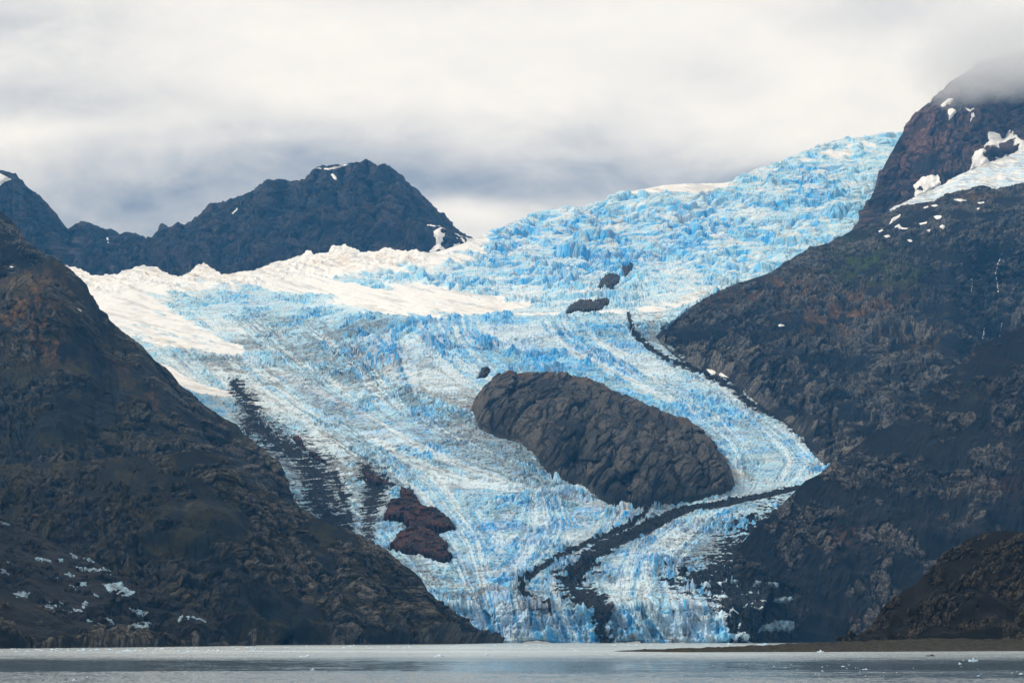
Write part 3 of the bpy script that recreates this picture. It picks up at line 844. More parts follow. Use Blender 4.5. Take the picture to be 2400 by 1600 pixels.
SNc = np.clip(np.maximum(np.maximum(SN, white * whitereg * (0.85 + 0.3 * creamy)), 0.8 * wr2 * (0.45 + 0.55 * white)), 0, 1)
SNc = np.maximum(SNc, ss(-band, 0.05, 0.40) * 0.8 * (0.5 + 0.5 * white))
SNc = np.maximum(SNc, ss(-bandf, 0.18, 0.45) * 0.5)
SNc = np.maximum(SNc, creamy * (0.22 + 0.5 * ss(N1[..., 2], 0.5, 0.9)))
dirtreg = np.full((nr, nc), 0.17, f32)
for (cx, cy, rx, ry, an, am) in [(760, 830, 190, 60, 20, .55), (900, 900, 180, 40, 22, .5), (560, 860, 170, 24, 22, .5), (1210, 1070, 130, 60, 30, .7), (1120, 1030, 90, 50, 20, .3), (1470, 1185, 60, 22, 10, .6), (1130, 1400, 160, 45, 0, .55),
                                 (1530, 770, 45, 45, 40, .9), (1610, 845, 50, 18, 35, .9), (1740, 925, 90, 20, 36, .8), (1850, 985, 50, 16, 30, .8), (1680, 1120, 60, 40, 0, .45), (600, 1000, 40, 80, -30, .6),
                                 (700, 1130, 110, 110, -30, .75), (840, 1170, 90, 90, 0, .8), (1620, 1290, 60, 60, 0, .6), (1690, 1450, 60, 60, 0, .5), (900, 1040, 170, 30, 25, .35), (1430, 690, 90, 50, -20, .35), (1300, 790, 160, 40, 0, .1),
                                 (960, 1330, 110, 30, 15, .5), (1420, 1440, 60, 60, 0, .6), (1980, 500, 40, 60, 0, .3), (830, 770, 120, 20, 0, .4), (1090, 985, 60, 40, 0, .4), (1330, 1330, 80, 50, -40, .3), (820, 1090, 90, 30, 30, .6)]:
    dirtreg += am * blob(PX, PY, cx, cy, rx, ry, an)
dirtreg = dirtreg * (1 - 0.35 * spiky * ss(PX, 850, 1000))
nd = fbm2(X / 18, Q / 26, 4, 131, 0.65)
nd2 = fbm2(X / 120, Q / 60, 3, 135)
dirt = dirtreg * (0.55 * ss(nd + 0.5 * nd2, -0.15, 0.55) + 1.1 * crack * ss(nd2 + nd, -0.2, 0.5) + 0.35 * ss(streak, 0.1, 0.6))
dirt = 0.85 * dirt + 0.30 * lines * (1 - upper) * ss(nd2, -0.3, 0.4) + 0.26 * ss(bandf, 0.16, 0.45) + 0.10 * ss(band, 0.1, 0.5)  # the sunken crevasse lines are also darkened in the colour, along with the dirt
dirt = np.clip(1.15 * dirt * (1 - 0.92 * SN), 0, 0.95)
dirt = np.maximum(dirt, 0.85 * ss(np.maximum(np.maximum(m4, m1), m2 * 0.8 - 0.2), -2.2, 0.3) * ss(chunk + 0.6 * streak, -0.25, 0.5))
dirt = np.maximum(dirt, 0.75 * ss(m5, -1.0, 0.1) * ss(chunk + 0.5 * streak, -0.3, 0.4))
dirt = np.clip(dirt + 0.5 * dirtreg * ss(band, 0.05, 0.45) * (1 - SN) + 0.6 * dirtreg * ss(bandf, 0.12, 0.4) * (1 - SN), 0, 0.95)
dirt = np.maximum(dirt, 0.34 * SN * ss(fbm2((PX + 2.2 * PY) / 150, (PY - 0.25 * PX) / 9, 4, 411, 0.6), 0.12, 0.55))  # grey streaks put into the snow colour as shading
dirt = np.maximum(dirt, 0.62 * ss(mm3, -0.7, 0.0))
dustreg = np.full((nr, nc), 0.2, f32)
for (cx, cy, rx, ry, an, am) in [(1500, 500, 500, 90, -15, .35), (1130, 722, 70, 12, -8, 1.0), (1080, 1390, 150, 40, 0, .5), (1470, 1195, 50, 20, 0, .6), (1200, 1000, 100, 40, 20, .4), (1700, 1130, 60, 40, 0, .6), (1640, 690, 80, 16, -20, .6),
                                 (390, 800, 60, 10, 15, .9), (480, 918, 60, 14, 20, .8), (440, 700, 120, 20, -12, .5), (330, 740, 60, 8, 0, .4), (1420, 1180, 80, 16, 15, .6), (900, 860, 120, 30, 25, .4), (1860, 560, 120, 60, 0, .3)]:
    dustreg += am * blob(PX, PY, cx, cy, rx, ry, an)
for (cx, cy, rx, ry) in [(186, 640, 26, 12), (225, 655, 16, 8), (250, 655, 14, 7), (350, 636, 24, 10), (385, 646, 14, 6), (470, 640, 32, 14), (478, 615, 12, 8), (552, 645, 24, 9), (622, 634, 22, 9), (655, 626, 14, 8), (744, 614, 20, 14), (795, 610, 22, 12),
                         (818, 612, 22, 14), (912, 606, 24, 13), (960, 602, 20, 8), (880, 602, 10, 6)]:
    dustreg += 1.7 * blob(PX, PY, cx, cy + 4, rx, ry)
ndu = fbm2(X / 55, Q / 40, 4, 141, 0.6)
dustreg = dustreg - 0.14 * SN
dust = np.clip(dustreg * ss(ndu, -0.2, 0.45), 0, 0.9) * (1 - 0.3 * SN)
_rv = rng.random(mor.shape).astype(f32)
feather = ss(mor + (_rv - 0.5) * 0.9 + 0.3 * chunk, 0.42, 0.62) * ss(mor, 0.02, 0.25)
ICE = np.stack([blue * (1 - 0.25 * mor), SNc, np.maximum(np.maximum(dirt, mor * 0.9), 2 * feather), dust * (1 - mor)], -1).astype(f32)

# split into the glacier's parts by what covers it
fm = lambda a: (a[:-1, :-1] + a[1:, 1:] + a[1:, :-1] + a[:-1, 1:]) * 0.25
quads = grid_quads(nr, nc)
fmor = fm(mor) > 0.72
def keep_big(mask, least):
    # face clusters smaller than this stay part of the ice
    lab = np.where(mask, np.arange(mask.size).reshape(mask.shape) + 1, 0)
    for _ in range(4000):
        old = lab
        p_ = np.pad(lab, 1)
        l2 = np.maximum.reduce([p_[1:-1, 1:-1], p_[:-2, 1:-1], p_[2:, 1:-1], p_[1:-1, :-2], p_[1:-1, 2:]])
        lab = np.where(mask, l2, 0)
        # pointer jumping
        f = lab.ravel(); nz2 = f > 0
        g2 = f.copy(); g2[nz2] = np.maximum(f[nz2], f[f[nz2] - 1]); lab = g2.reshape(mask.shape)
        if (lab == old).all(): break
    u, inv, cnt = np.unique(lab.ravel(), return_inverse=True, return_counts=True)
    big_ = (cnt >= least) & (u > 0)
    return big_[inv].reshape(mask.shape)


_keep = np.zeros_like(fmor)
for k_, least in ((0, 1500), (1, 400), (2, 700), (3, 350), (4, 4000)):
    _keep |= keep_big(fmor & (mwho[:-1, :-1] == k_) & valid, least)
fmor = _keep
fsn = keep_big((fm(SN) > 0.6) & ~fmor & (fm(snowreg) > 0.5) & valid, 3000)
who = mwho[:-1, :-1]
gl = empty('glacier', (200.0, 3500.0, 0.0))
tag(gl, 'blue crevassed glacier flowing from the skyline down to the water', 'glacier')
Pf = P1.reshape(-1, 3); If = ICE.reshape(-1, 4)


def part(name, mask, mat, label=None):
    q = quads[mask & valid]
    if len(q) == 0: return None
    o = mesh_obj(name, Pf, q, mat, gl, {'ice': If})
    if label: o['label'] = label
    return o


part('crevassed_ice', ~fmor & ~fsn, MAT_ICE)
_far = (fm(PX) > 1300) & (fm(PY) < 500)
part('snowfield', fsn & ~_far, MAT_ICE, 'smooth white snow cover on the upper glacier')
part('snowfield', fsn & _far, MAT_ICE, 'white snow cap on the skyline of the icefall')
part('medial_moraine', fmor & (who == 0), MAT_DEBRIS, 'broad black rubble band winding down to the ice front')
part('medial_moraine', fmor & (who == 1), MAT_DEBRIS, 'thin black rubble line beside the broad band')
part('lateral_moraine', fmor & (who == 2), MAT_DEBRIS, 'streaky black rubble along the left edge of the ice')
part('lateral_moraine', fmor & (who == 3), MAT_DEBRIS, 'thin dark rubble line along the right edge of the ice')
part('debris_cover', fmor & (who == 4), MAT_DEBRIS, 'black rubble covering the ice at the right end of the front')
# far side behind the skyline and the foot under water
top = unproj(gx, yt, YG(gx, yt))
topd = P1[np.clip(np.searchsorted(gy, yt), 0, nr - 1), np.arange(nc)]
bk = np.stack([topd, topd + np.array([0, 500, -260])], 0)
A4 = np.zeros((2, nc, 4), f32); A4[..., 1] = 1
mesh_obj('back_slope', bk.reshape(-1, 3), grid_quads(2, nc).reshape(-1, 4), MAT_ICE, gl, {'ice': A4.reshape(-1, 4)})

# ------------------------------------------------------------------ right hand mountains
YTg = lambda x, y: YG(np.asarray(x, float), np.asarray(y, float))
RB = curve([(2015, 560), (2030, 530), (2035, 473), (2047, 452), (2059, 438), (2066, 402), (2076, 380), (2087, 360), (2103, 332), (2119, 305), (2137, 283), (2156, 262), (2175, 245), (2203, 222), (2230, 196), (2290, 150),
            (2400, 120), (2700, 60)])
BB = curve([(2015, 562), (2040, 580), (2700, 600)])


def paint_b(A, px, py, t, P, cm):
    r = blob(px, py, 2170, 320, 60, 60, -50) + 0.6 * blob(px, py, 2110, 420, 40, 60)
    A[..., 1] = np.clip(A[..., 1] * 1.2 + 0.6 * r * (0.3 + cm), 0, 1)
    A[..., 3] = np.clip(A[..., 3] * (0.2 + 1.2 * blob(px, py, 2180, 320, 60, 55)), 0, 1)


mountain('mountain', MAT_PEAK, 2016, 2700, 1.9, RB, BB, lambda x: np.interp(x, [2016, 2700], [8350, 7900]), lambda x: np.interp(x, [2016, 2120, 2700], [8500, 9250, 9300]), 230, 'peak', 0.85, L=60, amp=22, seed=21,
         strat=(-0.5, 1.5), fluted=1.0, cragbias=0.6, paint=paint_b, label='steep brown rock peak at top right with its summit in cloud',
         depthmod=lambda px, py, t: 160 * np.exp(-((px - (2360 - 0.1 * (py - 300))) / 22.0) ** 2) * ss(t, 0.1, .4), back=(900, 500))

RC = curve([(1538, 784), (1545, 778), (1560, 760), (1600, 734), (1653, 700), (1723, 667), (1793, 645), (1828, 627), (1863, 602), (1898, 583), (1933, 573), (1968, 557), (2035, 520), (2073, 504), (2109, 486), (2147, 478), (2189, 472),
            (2217, 454), (2266, 445), (2298, 438), (2336, 444), (2400, 429), (2700, 380)])
BC = curve([(1538, 786), (1554, 805), (1579, 826), (1600, 842), (1635, 860), (1705, 886), (1740, 912), (1796, 955), (1845, 990), (1873, 1018), (1898, 1052), (1940, 1092), (2000, 1120), (2400, 1130), (2700, 1130)])


def paint_c(A, px, py, t, P, cm):
    n = fbm2(px / 40, py / 30, 4, 201, 0.6)
    r = 0.9 * blob(px, py, 1990, 745, 110, 45, -15) + 0.7 * blob(px, py, 1760, 690, 120, 22, -18) + 0.5 * blob(px, py, 1900, 690, 80, 40) + 0.5 * blob(px, py, 2250, 470, 120, 20, -8) + 0.35 * blob(px, py, 2160, 830, 90, 30)
    A[..., 1] = np.clip(A[..., 1] * 0.5 + 1.35 * r * ss(n, -0.2, 0.35), 0, 1)
    gmo = blob(px, py, 2090, 640, 45, 45, 20) + 0.8 * blob(px, py, 2010, 610, 60, 40, 40) + 0.7 * blob(px, py, 2140, 670, 20, 30) + 0.5 * blob(px, py, 1950, 660, 50, 25)
    A[..., 2] = np.clip(1.5 * gmo * ss(n + 0.3 * fbm2(px / 15, py / 15, 3, 207), -0.2, 0.25), 0, 1)
    sc = blob(px, py, 2180, 690, 110, 60, 20) + 0.8 * blob(px, py, 1880, 800, 50, 30)
    A[..., 0] *= (1 - 0.75 * np.clip(sc, 0, 1)); A[..., 3] *= (1 - 0.8 * np.clip(sc, 0, 1))


def dm_c(px, py, t):
    g1 = 420 * ss(px, 2215 + 0.0 * py, 2300) * ss(py, 540, 700) * (1 - ss(px, 2420, 2560))
    g2 = 60 * np.exp(-((px - (1955 + 0.22 * (py - 900))) / 9.0) ** 2) * ss(py, 840, 900)
    g3 = 45 * np.exp(-((px - (2060 + 0.2 * (py - 900))) / 8.0) ** 2) * ss(py, 820, 880)
    g4 = 50 * np.exp(-((px - (2110 + 0.25 * (py - 880))) / 8.0) ** 2) * ss(py, 800, 880)
    nose = -120 * blob(px, py, 1640, 790, 60, 40)
    return g1 + g2 + g3 + g4 + nose * ss(t, 0, .2)


mountain('mountain', MAT_RIGHT, 1538, 2700, 1.7, RC, BC, lambda x: np.minimum(YTg(x, BC(x)) - 25, 5900), lambda x: np.interp(x, [1538, 1560, 1653, 1793, 1968, 2109, 2400, 2700], [6000, 6080, 6450, 6850, 7200, 7400, 7600, 7700]), 380, 'right', 0.95,
         L=34, amp=13, seed=33, strat=(0.45, 0.6), fluted=0.8, cragbias=0.22, paint=paint_c, depthmod=dm_c, label='grey rocky mountain shoulder right of the glacier with rust and moss patches', back=(250, 60))

RE = curve([(1640, 1500), (1680, 1470), (1692, 1440), (1702, 1380), (1716, 1330), (1729, 1285), (1760, 1246), (1801, 1212), (1824, 1191), (1845, 1170), (1867, 1147), (1888, 1126), (1923, 1110), (1937, 1096), (1968, 1075), (2038, 1023),
            (2091, 995), (2144, 945), (2193, 900), (2242, 868), (2259, 844), (2287, 816), (2322, 798), (2372, 775), (2400, 756), (2700, 620)])
BE = curve([(1640, 1506), (2700, 1506)])


def paint_e(A, px, py, t, P, cm):
    n = fbm2(px / 30, py / 22, 4, 221, 0.6)
    A[..., 1] = np.clip(A[..., 1] * 0.8 + 0.5 * blob(px, py, 2340, 1150, 50, 20) + 0.5 * blob(px, py, 1980, 1280, 80, 40) * ss(n, -.1, .4) + 0.15 * cm * ss(n, 0.1, 0.5), 0, 1)
    A[..., 2] = np.clip(0.7 * blob(px, py, 2300, 930, 70, 14, -25) + 0.5 * blob(px, py, 2180, 1020, 60, 12, -20), 0, 1) * ss(n, -.1, .3)
    A[..., 3] = np.clip(A[..., 3] + 0.7 * cm * (blob(px, py, 2290, 1250, 45, 30) + 0.7 * blob(px, py, 2200, 1240, 60, 25) + 0.4 * blob(px, py, 2250, 1130, 80, 40)), 0, 1)
    dk = ss(py, 1325, 1350) * ss(1960 - px, 0, 100) * 0.8 + 0.6 * ss(1000 - py + 0.3 * (px - 2300), 0, 100)
    A[..., 0] *= 1 - dk.clip(0, 0.9); A[..., 3] *= 1 - dk.clip(0, 0.9)


mountain('mountain', MAT_FRONT, 1640, 2700, 1.6, RE, BE, lambda x: 3600 + 0 * x, lambda x: np.interp(x, [1640, 1716, 1845, 1938, 2144, 2400, 2700], [3610, 3740, 3960, 4130, 4400, 4750, 4950]), 430, 'front right', 1.0,
         L=24, amp=9, seed=45, strat=(-0.6, 1.4), fluted=0.7, cragbias=0.08, paint=paint_e, label='dark scree-covered mountain slope at right running down to the water', back=(500, 420))

# knoll and spit
RF = curve([(1960, 1504), (1985, 1499), (2008, 1491), (2042, 1467), (2059, 1440), (2083, 1409), (2110, 1389), (2144, 1369), (2165, 1345), (2195, 1318), (2212, 1297), (2246, 1280), (2270, 1263), (2297, 1253), (2328, 1245), (2355, 1243),
            (2389, 1246), (2420, 1252), (2700, 1300)])
BF = curve([(1960, 1505), (2700, 1496)])


def paint_f(A, px, py, t, P, cm):
    A[..., 3] = np.clip(A[..., 3] * 1.4 + 0.5 * cm * blob(px, py, 2200, 1360, 60, 30, -30), 0, 1)
    A[..., 1] *= 0.8
    A[..., 2] = 0.5 * ss(py, 1440, 1500) * ss(px, 2150, 2300)


kn = mountain('hill', MAT_KNOLL, 1960, 2700, 1.4, RF, BF, lambda x: 1790 + 0 * x, lambda x: np.interp(x, [1960, 2100, 2300, 2700], [1800, 1890, 2000, 2050]), 190, 'knoll', 0.8, L=10, amp=3.6, seed=57, strat=(0.55, 0.4), fluted=0.3,
              cragbias=0.1, paint=paint_f, label='dark brown rocky knoll at lower right behind the gravel spit', back=(300, 110), skirt=20)
kn['category'] = 'hill'

sx = np.arange(1438, 2720, 1.5)
near = np.interp(sx, [1438, 1450, 1600, 1916, 2400, 2720], [1525.3, 1526, 1527.5, 1527, 1524.5, 1523])
ytop_ = np.interp(sx, [1438, 1480, 1600, 1736, 1838, 1960, 2200, 2400, 2720], [1524.9, 1522, 1519, 1514, 1509, 1504, 1495, 1486, 1478])
Yn = zs(near); Yf = Yn + np.interp(sx, [1438, 1600, 2000, 2720], [4, 60, 190, 300])
rows = []
nsr = 60
for k in range(nsr):
    t = k / (nsr - 1.0)
    Y = Yn + (Yf - Yn) * t
    zt = CAMH + (HZ - ytop_) / F * Yf
    Zs = np.maximum(zt, 0.12) * (0.62 * t ** 0.7 + 0.38 * t * t)
    rows.append(np.stack([(sx - 1200) / F * Y, Y, Zs], -1))
S0 = np.stack(rows)
tt = np.linspace(0, 1, nsr)[:, None]
S0[..., 2] += (0.75 * fbm2(S0[..., 0] / 14, S0[..., 1] / 20, 4, 301, 0.6) + 0.5 * rid2(S0[..., 0] / 3, S0[..., 1] / 9, 2, 305)) * ss(tt, 0.0, 0.2) * np.clip((sx - 1438) / 120, 0.1, 1)
S0[..., 2] = np.maximum(S0[..., 2], -0.2)
AS = np.zeros(S0.shape[:2] + (4,), f32)
AS[..., 0] = ss(fbm2(S0[..., 0] / 6, S0[..., 1] / 14, 4, 311), -0.1, 0.5); AS[..., 2] = ss(fbm2(S0[..., 0] / 30, S0[..., 1] / 9, 3, 315), -0.1, 0.4) * 0.9
AS[..., 3] = 0.5 * ss(fbm2(S0[..., 0] / 2.2, S0[..., 1] / 4, 3, 318), 0.35, 0.7)
zput('spit', S0)
S1 = np.concatenate([S0[:1] + np.array([0, -1, -2]), S0, S0[-1:] + np.array([0, 30, -1.0]) - np.array([0, 0, 1]) * 0.5 * S0[-1:, :, 2:3], S0[-1:] * np.array([1, 1, 0]) + np.array([0, 90, -3])], 0)
AS = np.concatenate([AS[:1], AS, AS[-1:], AS[-1:]], 0)
MAT_SPIT = rock_mat('olive gravel', (0.012, 0.0095, 0.004), (0.034, 0.027, 0.011), (0.14, 0.115, 0.07), moss=(0.040, 0.033, 0.009), fine=1.2)
sp_o = mesh_obj('beach', S1.reshape(-1, 3), grid_quads(*S1.shape[:2]).reshape(-1, 4), MAT_SPIT, None, {'rock': AS.reshape(-1, 4)})
tag(sp_o, 'low olive-brown gravel spit reaching into the water from the right', 'gravel spit', None, 'structure')

# ------------------------------------------------------------------ left hand mountains
R0 = curve([(-350, 300), (-100, 430), (0, 496), (21, 511), (46, 539), (53, 552), (74, 571), (81, 578), (105, 592), (119, 601), (140, 613), (158, 629), (186, 660), (230, 720)])
B0 = curve([(-350, 800), (230, 800)])
mountain('mountain', MAT_LEFT, -340, 228, 1.8, R0, B0, lambda x: 4700 + 0 * x, lambda x: 5300 + 0 * x, 170, 'left back', 1.0, L=32, amp=11, seed=61, strat=(-0.6, 1.5), fluted=0.5, label='dark rock shoulder high on the left edge behind the nearer ridge', back=(500, 420))

R1 = curve([(-350, 800), (-150, 720), (0, 656), (35, 641), (70, 626), (98, 619), (116, 606), (140, 616), (158, 629), (186, 652), (203, 669), (210, 687), (224, 704), (231, 723), (251, 736), (253, 748), (277, 771), (298, 787), (326, 813),
            (351, 841), (386, 867), (403, 883), (421, 903), (456, 931), (491, 959), (526, 982), (554, 994), (568, 1015), (589, 1029), (617, 1053), (638, 1072), (656, 1081), (668, 1108), (671, 1131), (687, 1162), (708, 1195), (735, 1240), (750, 1300)])
B1 = curve([(-350, 1330), (400, 1320), (750, 1320)])


def paint_g1(A, px, py, t, P, cm):
    n = fbm2(px / 34, py / 40, 4, 241, 0.6)
    r = 0.6 * blob(px, py, 90, 700, 70, 70) + 0.9 * blob(px, py, 70, 740, 75, 22, 48) + 0.9 * blob(px, py, 40, 770, 55, 40, 40) + 0.5 * blob(px, py, 120, 830, 60, 40, 40) + 0.35 * blob(px, py, 330, 920, 120, 22, 45)
    A[..., 1] = np.clip(0.4 * A[..., 1] + 1.3 * r * ss(n, -0.2, 0.3), 0, 1)
    A[..., 2] = 0.65 * ss(fbm2(px / 90, py / 60, 3, 247), 0.05, 0.45)
    sc = blob(px, py, 120, 1010, 240, 90, 10) + 0.7 * blob(px, py, 250, 930, 120, 60, 30)
    A[..., 0] *= 1 - 0.7 * np.clip(sc, 0, 1); A[..., 3] *= 0.55 * (1 - 0.8 * np.clip(sc, 0, 1))


def dm_g1(px, py, t):
    # the face right of the crest line turns away from the viewer
    cr = np.interp(py, [750, 860, 950, 1060, 1150], [250, 330, 400, 470, 560])
    return 260 * ss(px, cr, cr + 90) * ss(py, 800, 900) + 90 * np.exp(-((px - (cr + 30)) / 14.0) ** 2) * ss(py, 840, 900) - 110 * blob(px, py, 90, 700, 90, 60, 40)


mountain('mountain', MAT_LEFT, -340, 750, 1.6, R1, B1, lambda x: 3380 + 0 * x, lambda x: np.interp(x, [-350, 0, 226, 414, 568, 656, 708, 750], [4500, 4450, 4400, 4200, 3950, 3780, 3560, 3420]), 420, 'left', 0.9, L=26, amp=10, seed=71,
         strat=(0.72, 1.9), fluted=0.8, cragbias=0.16, paint=paint_g1, depthmod=dm_g1, label='tall dark mountainside on the left with a rust-streaked crag near its top', back=(500, 420))

R2 = curve([(-350, 1120), (0, 1092), (200, 1080), (316, 1070), (386, 1062), (431, 1060), (466, 1057), (519, 1072), (544, 1094), (561, 1118), (596, 1139), (642, 1160), (675, 1180), (708, 1197), (736, 1211), (772, 1229), (800, 1236), (827, 1246),
            (851, 1263), (882, 1275), (912, 1301), (936, 1318), (963, 1335), (987, 1355), (1001, 1382), (1018, 1399), (1035, 1413), (1052, 1432), (1082, 1450), (1099, 1467), (1116, 1486), (1147, 1496), (1177, 1505)])
shore2 = curve([(-350, 1512), (400, 1511.5), (800, 1510), (1000, 1508.8), (1100, 1507.4), (1178, 1506)])


def paint_g2(A, px, py, t, P, cm):
    n = fbm2(px / 30, py / 30, 4, 261, 0.6)
    sc = ss(700 - px + 0.6 * (py - 1300), 0, 260)
    A[..., 0] *= 1 - 0.5 * sc * (1 - 0.6 * blob(px, py, 190, 1170, 70, 25)); A[..., 3] *= (1 - 0.85 * sc)
    A[..., 3] = np.clip(A[..., 3] + 0.8 * blob(px, py, 185, 1180, 24, 12) + 0.5 * blob(px, py, 415, 1185, 40, 16, 30) * ss(n, -.1, .3), 0, 0.8)
    A[..., 1] = np.clip(0.55 * A[..., 1] + 0.12 * cm * ss(n, 0.05, 0.5), 0, 1)
    A[..., 2] = np.clip(0.8 * blob(px, py, 340, 1185, 50, 50) * ss(n, -0.1, 0.3) + 0.6 * ss(fbm2(px / 80, py / 70, 3, 267), 0.0, 0.45), 0, 1)


def dm_g2(px, py, t):
    c1 = 22 * np.exp(-((px - (975 - 0.15 * (py - 1400))) / 14.0) ** 2) * ss(py, 1380, 1430)
    c2 = 26 * np.exp(-((px - (715 - 0.45 * (py - 1400))) / 16.0) ** 2) * ss(py, 1330, 1400)
    c3 = 18 * np.exp(-((px - (840 - 0.1 * (py - 1420))) / 12.0) ** 2) * ss(py, 1300, 1400)
    return c1 + c2 + c3


mountain('mountain', MAT_LEFT, -340, 1178, 1.6, R2, shore2, lambda x: zs(shore2(x)), lambda x: np.interp(x, [-350, 0, 386, 708, 936, 1082, 1178], [3250, 3250, 3130, 3180, 3230, 3330, 3505]), 330, 'left front', 0.9, L=21, amp=8.5, seed=83,
         strat=(0.55, 1.3), fluted=0.6, cragbias=0.20, paint=paint_g2, depthmod=dm_g2, label='dark rocky hillside at lower left sloping down to a point in the water', back=(400, 330))

# debris-covered ice and front slope at the lower left
RH = curve([(-350, 1080), (0, 1192), (31, 1230), (85, 1250), (160, 1292), (218, 1312), (262, 1340), (292, 1361), (320, 1371), (374, 1388), (439, 1419), (483, 1449), (510, 1476), (544, 1496), (570, 1511)])
BH = curve([(-350, 1514), (570, 1512)])


def paint_h(A, px, py, t, P, cm):
    A[..., 0] *= 0.35; A[..., 3] *= 0.1; A[..., 1] = 0.5 * ss(fbm2(px / 40, py / 16, 4, 281), 0.0, 0.5)


dg = empty('debris_glacier', (-700.0, 2400.0, 0.0))
tag(dg, 'rubble-covered stagnant ice with bare ice bands at lower left', 'dirty glacier')
MAT_HD = rock_mat('dark ice rubble', (0.0125, 0.0125, 0.0125), (0.03, 0.027, 0.023), (0.09, 0.09, 0.09), rust=(0.04, 0.027, 0.016), fine=4)


def dm_h(px, py, t):
    return 10 * rid2(px / 70 + 0.3 * py / 20, (py - 0.42 * px) / 18, 3, 291)


ho = mountain('debris_cover', MAT_HD, -340, 570, 1.5, RH, BH, lambda x: zs(BH(x)) - 30, lambda x: np.interp(x, [-350, 0, 320, 570], [3050, 2950, 2700, 2560]), 200, 'rubble', 0.9, L=16, amp=6.5, seed=95, strat=(-0.45, 0.5), paint=paint_h,
              depthmod=dm_h, back=(150, 60))
ho.parent = dg; ho.location = ho.location - dg.location
for k in ('category', 'kind'):
    if k in ho: del ho[k]

R3 = curve([(-350, 1270), (0, 1379), (34, 1393), (68, 1406), (102, 1421), (170, 1452), (238, 1464), (289, 1471), (340, 1474), (391, 1486), (408, 1500), (430, 1511), (520, 1511.5), (620, 1511)])
B3 = curve([(-350, 1522), (0, 1519), (340, 1515.5), (620, 1512)])
mountain('hill', MAT_LEFT, -340, 600, 1.5, R3, B3, lambda x: zs(B3(x)), lambda x: np.interp(x, [-350, 0, 400, 600], [2120, 2140, 2330, 2560]), 120, 'fore', 0.9, L=14, amp=4.5, seed=107, strat=(-0.5, 1.2), fluted=0.3,
         label='low dark scree bank along the shore at the lower left corner', back=(120, 70), skirt=20)['category'] = 'hill'

# ------------------------------------------------------------------ nunatak
RN = curve([(1105, 952), (1109, 945), (1116, 928), (1137, 903), (1168, 876), (1196, 869), (1214, 876), (1231, 871), (1256, 873), (1284, 871), (1326, 876), (1379, 888), (1414, 901), (1431, 914), (1466, 925), (1501, 942), (1554, 963), (1589, 976),
            (1610, 981), (1635, 1002), (1663, 1026), (1684, 1054), (1702, 1075), (1716, 1108), (1722, 1130)])
BN = curve([(1105, 955), (1109, 962), (1123, 995), (1151, 1012), (1179, 1023), (1221, 1033), (1256, 1061), (1266, 1086), (1298, 1117), (1326, 1124), (1361, 1128), (1396, 1156), (1442, 1182), (1494, 1184), (1543, 1180), (1600, 1172), (1646, 1164),
            (1688, 1153), (1716, 1140), (1722, 1132)])


def paint_n(A, px, py, t, P, cm):
    n = fbm2(px / 26, py / 26, 4, 321, 0.6)
    A[..., 1] = np.clip(A[..., 1] * 0.2 + 0.8 * ss(RN(px) + 20 - py, -10, 22) * ss(n, -0.1, 0.35) + 0.12 * cm * ss(n, 0.15, 0.5), 0, 1)
    A[..., 3] *= 0.8


def dm_n(px, py, t):
    d = 0 * px
    for (xa, ya, xb, yb_, w, a) in [(1200, 880, 1190, 940, 7, 40), (1395, 960, 1340, 1080, 9, 45), (1470, 1000, 1395, 1100, 7, 35), (1520, 960, 1475, 1130, 10, 55), (1560, 1010, 1600, 1165, 9, 50), (1620, 1010, 1655, 1150, 9, 45), (1430, 1085, 1490, 1180, 7, 35),
                                    (1280, 940, 1250, 1010, 8, 30), (1340, 1080, 1440, 1090, 7, 30), (1490, 1020, 1480, 1160, 6, 25), (1330, 895, 1290, 950, 9, 35), (1560, 1000, 1540, 1050, 6, 30)]:
        tq = np.clip((py - ya) / (yb_ - ya + 1e-6), 0, 1)
        q = np.clip(((px - xa) * (xb - xa) + (py - ya) * (yb_ - ya)) / ((xb - xa) ** 2 + (yb_ - ya) ** 2), 0, 1)
        dd = np.hypot(px - xa - q * (xb - xa), py - ya - q * (yb_ - ya))
        wob = 1 + 0.5 * p2(px / 20, py / 20, 327)
        d = d + 1.3 * a * (0.6 * np.exp(-(dd * wob / (0.8 * w)) ** 2) + 0.55 * np.exp(-(dd / (2.6 * w)) ** 2))
    return d * ss(t, 0.03, 0.12) * ss(1 - t, 0.02, .1)


no = mountain('rock_island', MAT_NUN, 1105, 1722, 1.4, RN, BN, lambda x: YTg(x, BN(x)) - 30, lambda x: np.maximum(YTg(x, RN(x)) - 60, YTg(x, BN(x)) + 5), 300, 'nunatak', 2.1, L=34, amp=9, bigk=0.25, ky=0.05, seed=117, strat=(-0.45, 3.4), fluted=0.6, cragbias=0.75,
              paint=paint_n, depthmod=dm_n, edge=45, back=(60, 60), skirt=25)
no['label'] = 'large dark rock island standing in the middle of the glacier'; no['category'] = 'rock'; del no['kind']


# ------------------------------------------------------------------ things laid on the slopes
def drape(name, poly, keys, mat, attrname, lift, sink=4.0, step=1.2, *a_, bed=False, **k_):
    return drape_(name, poly, keys, mat, attrname, lift, sink, step, *a_, bed=bed, **k_)


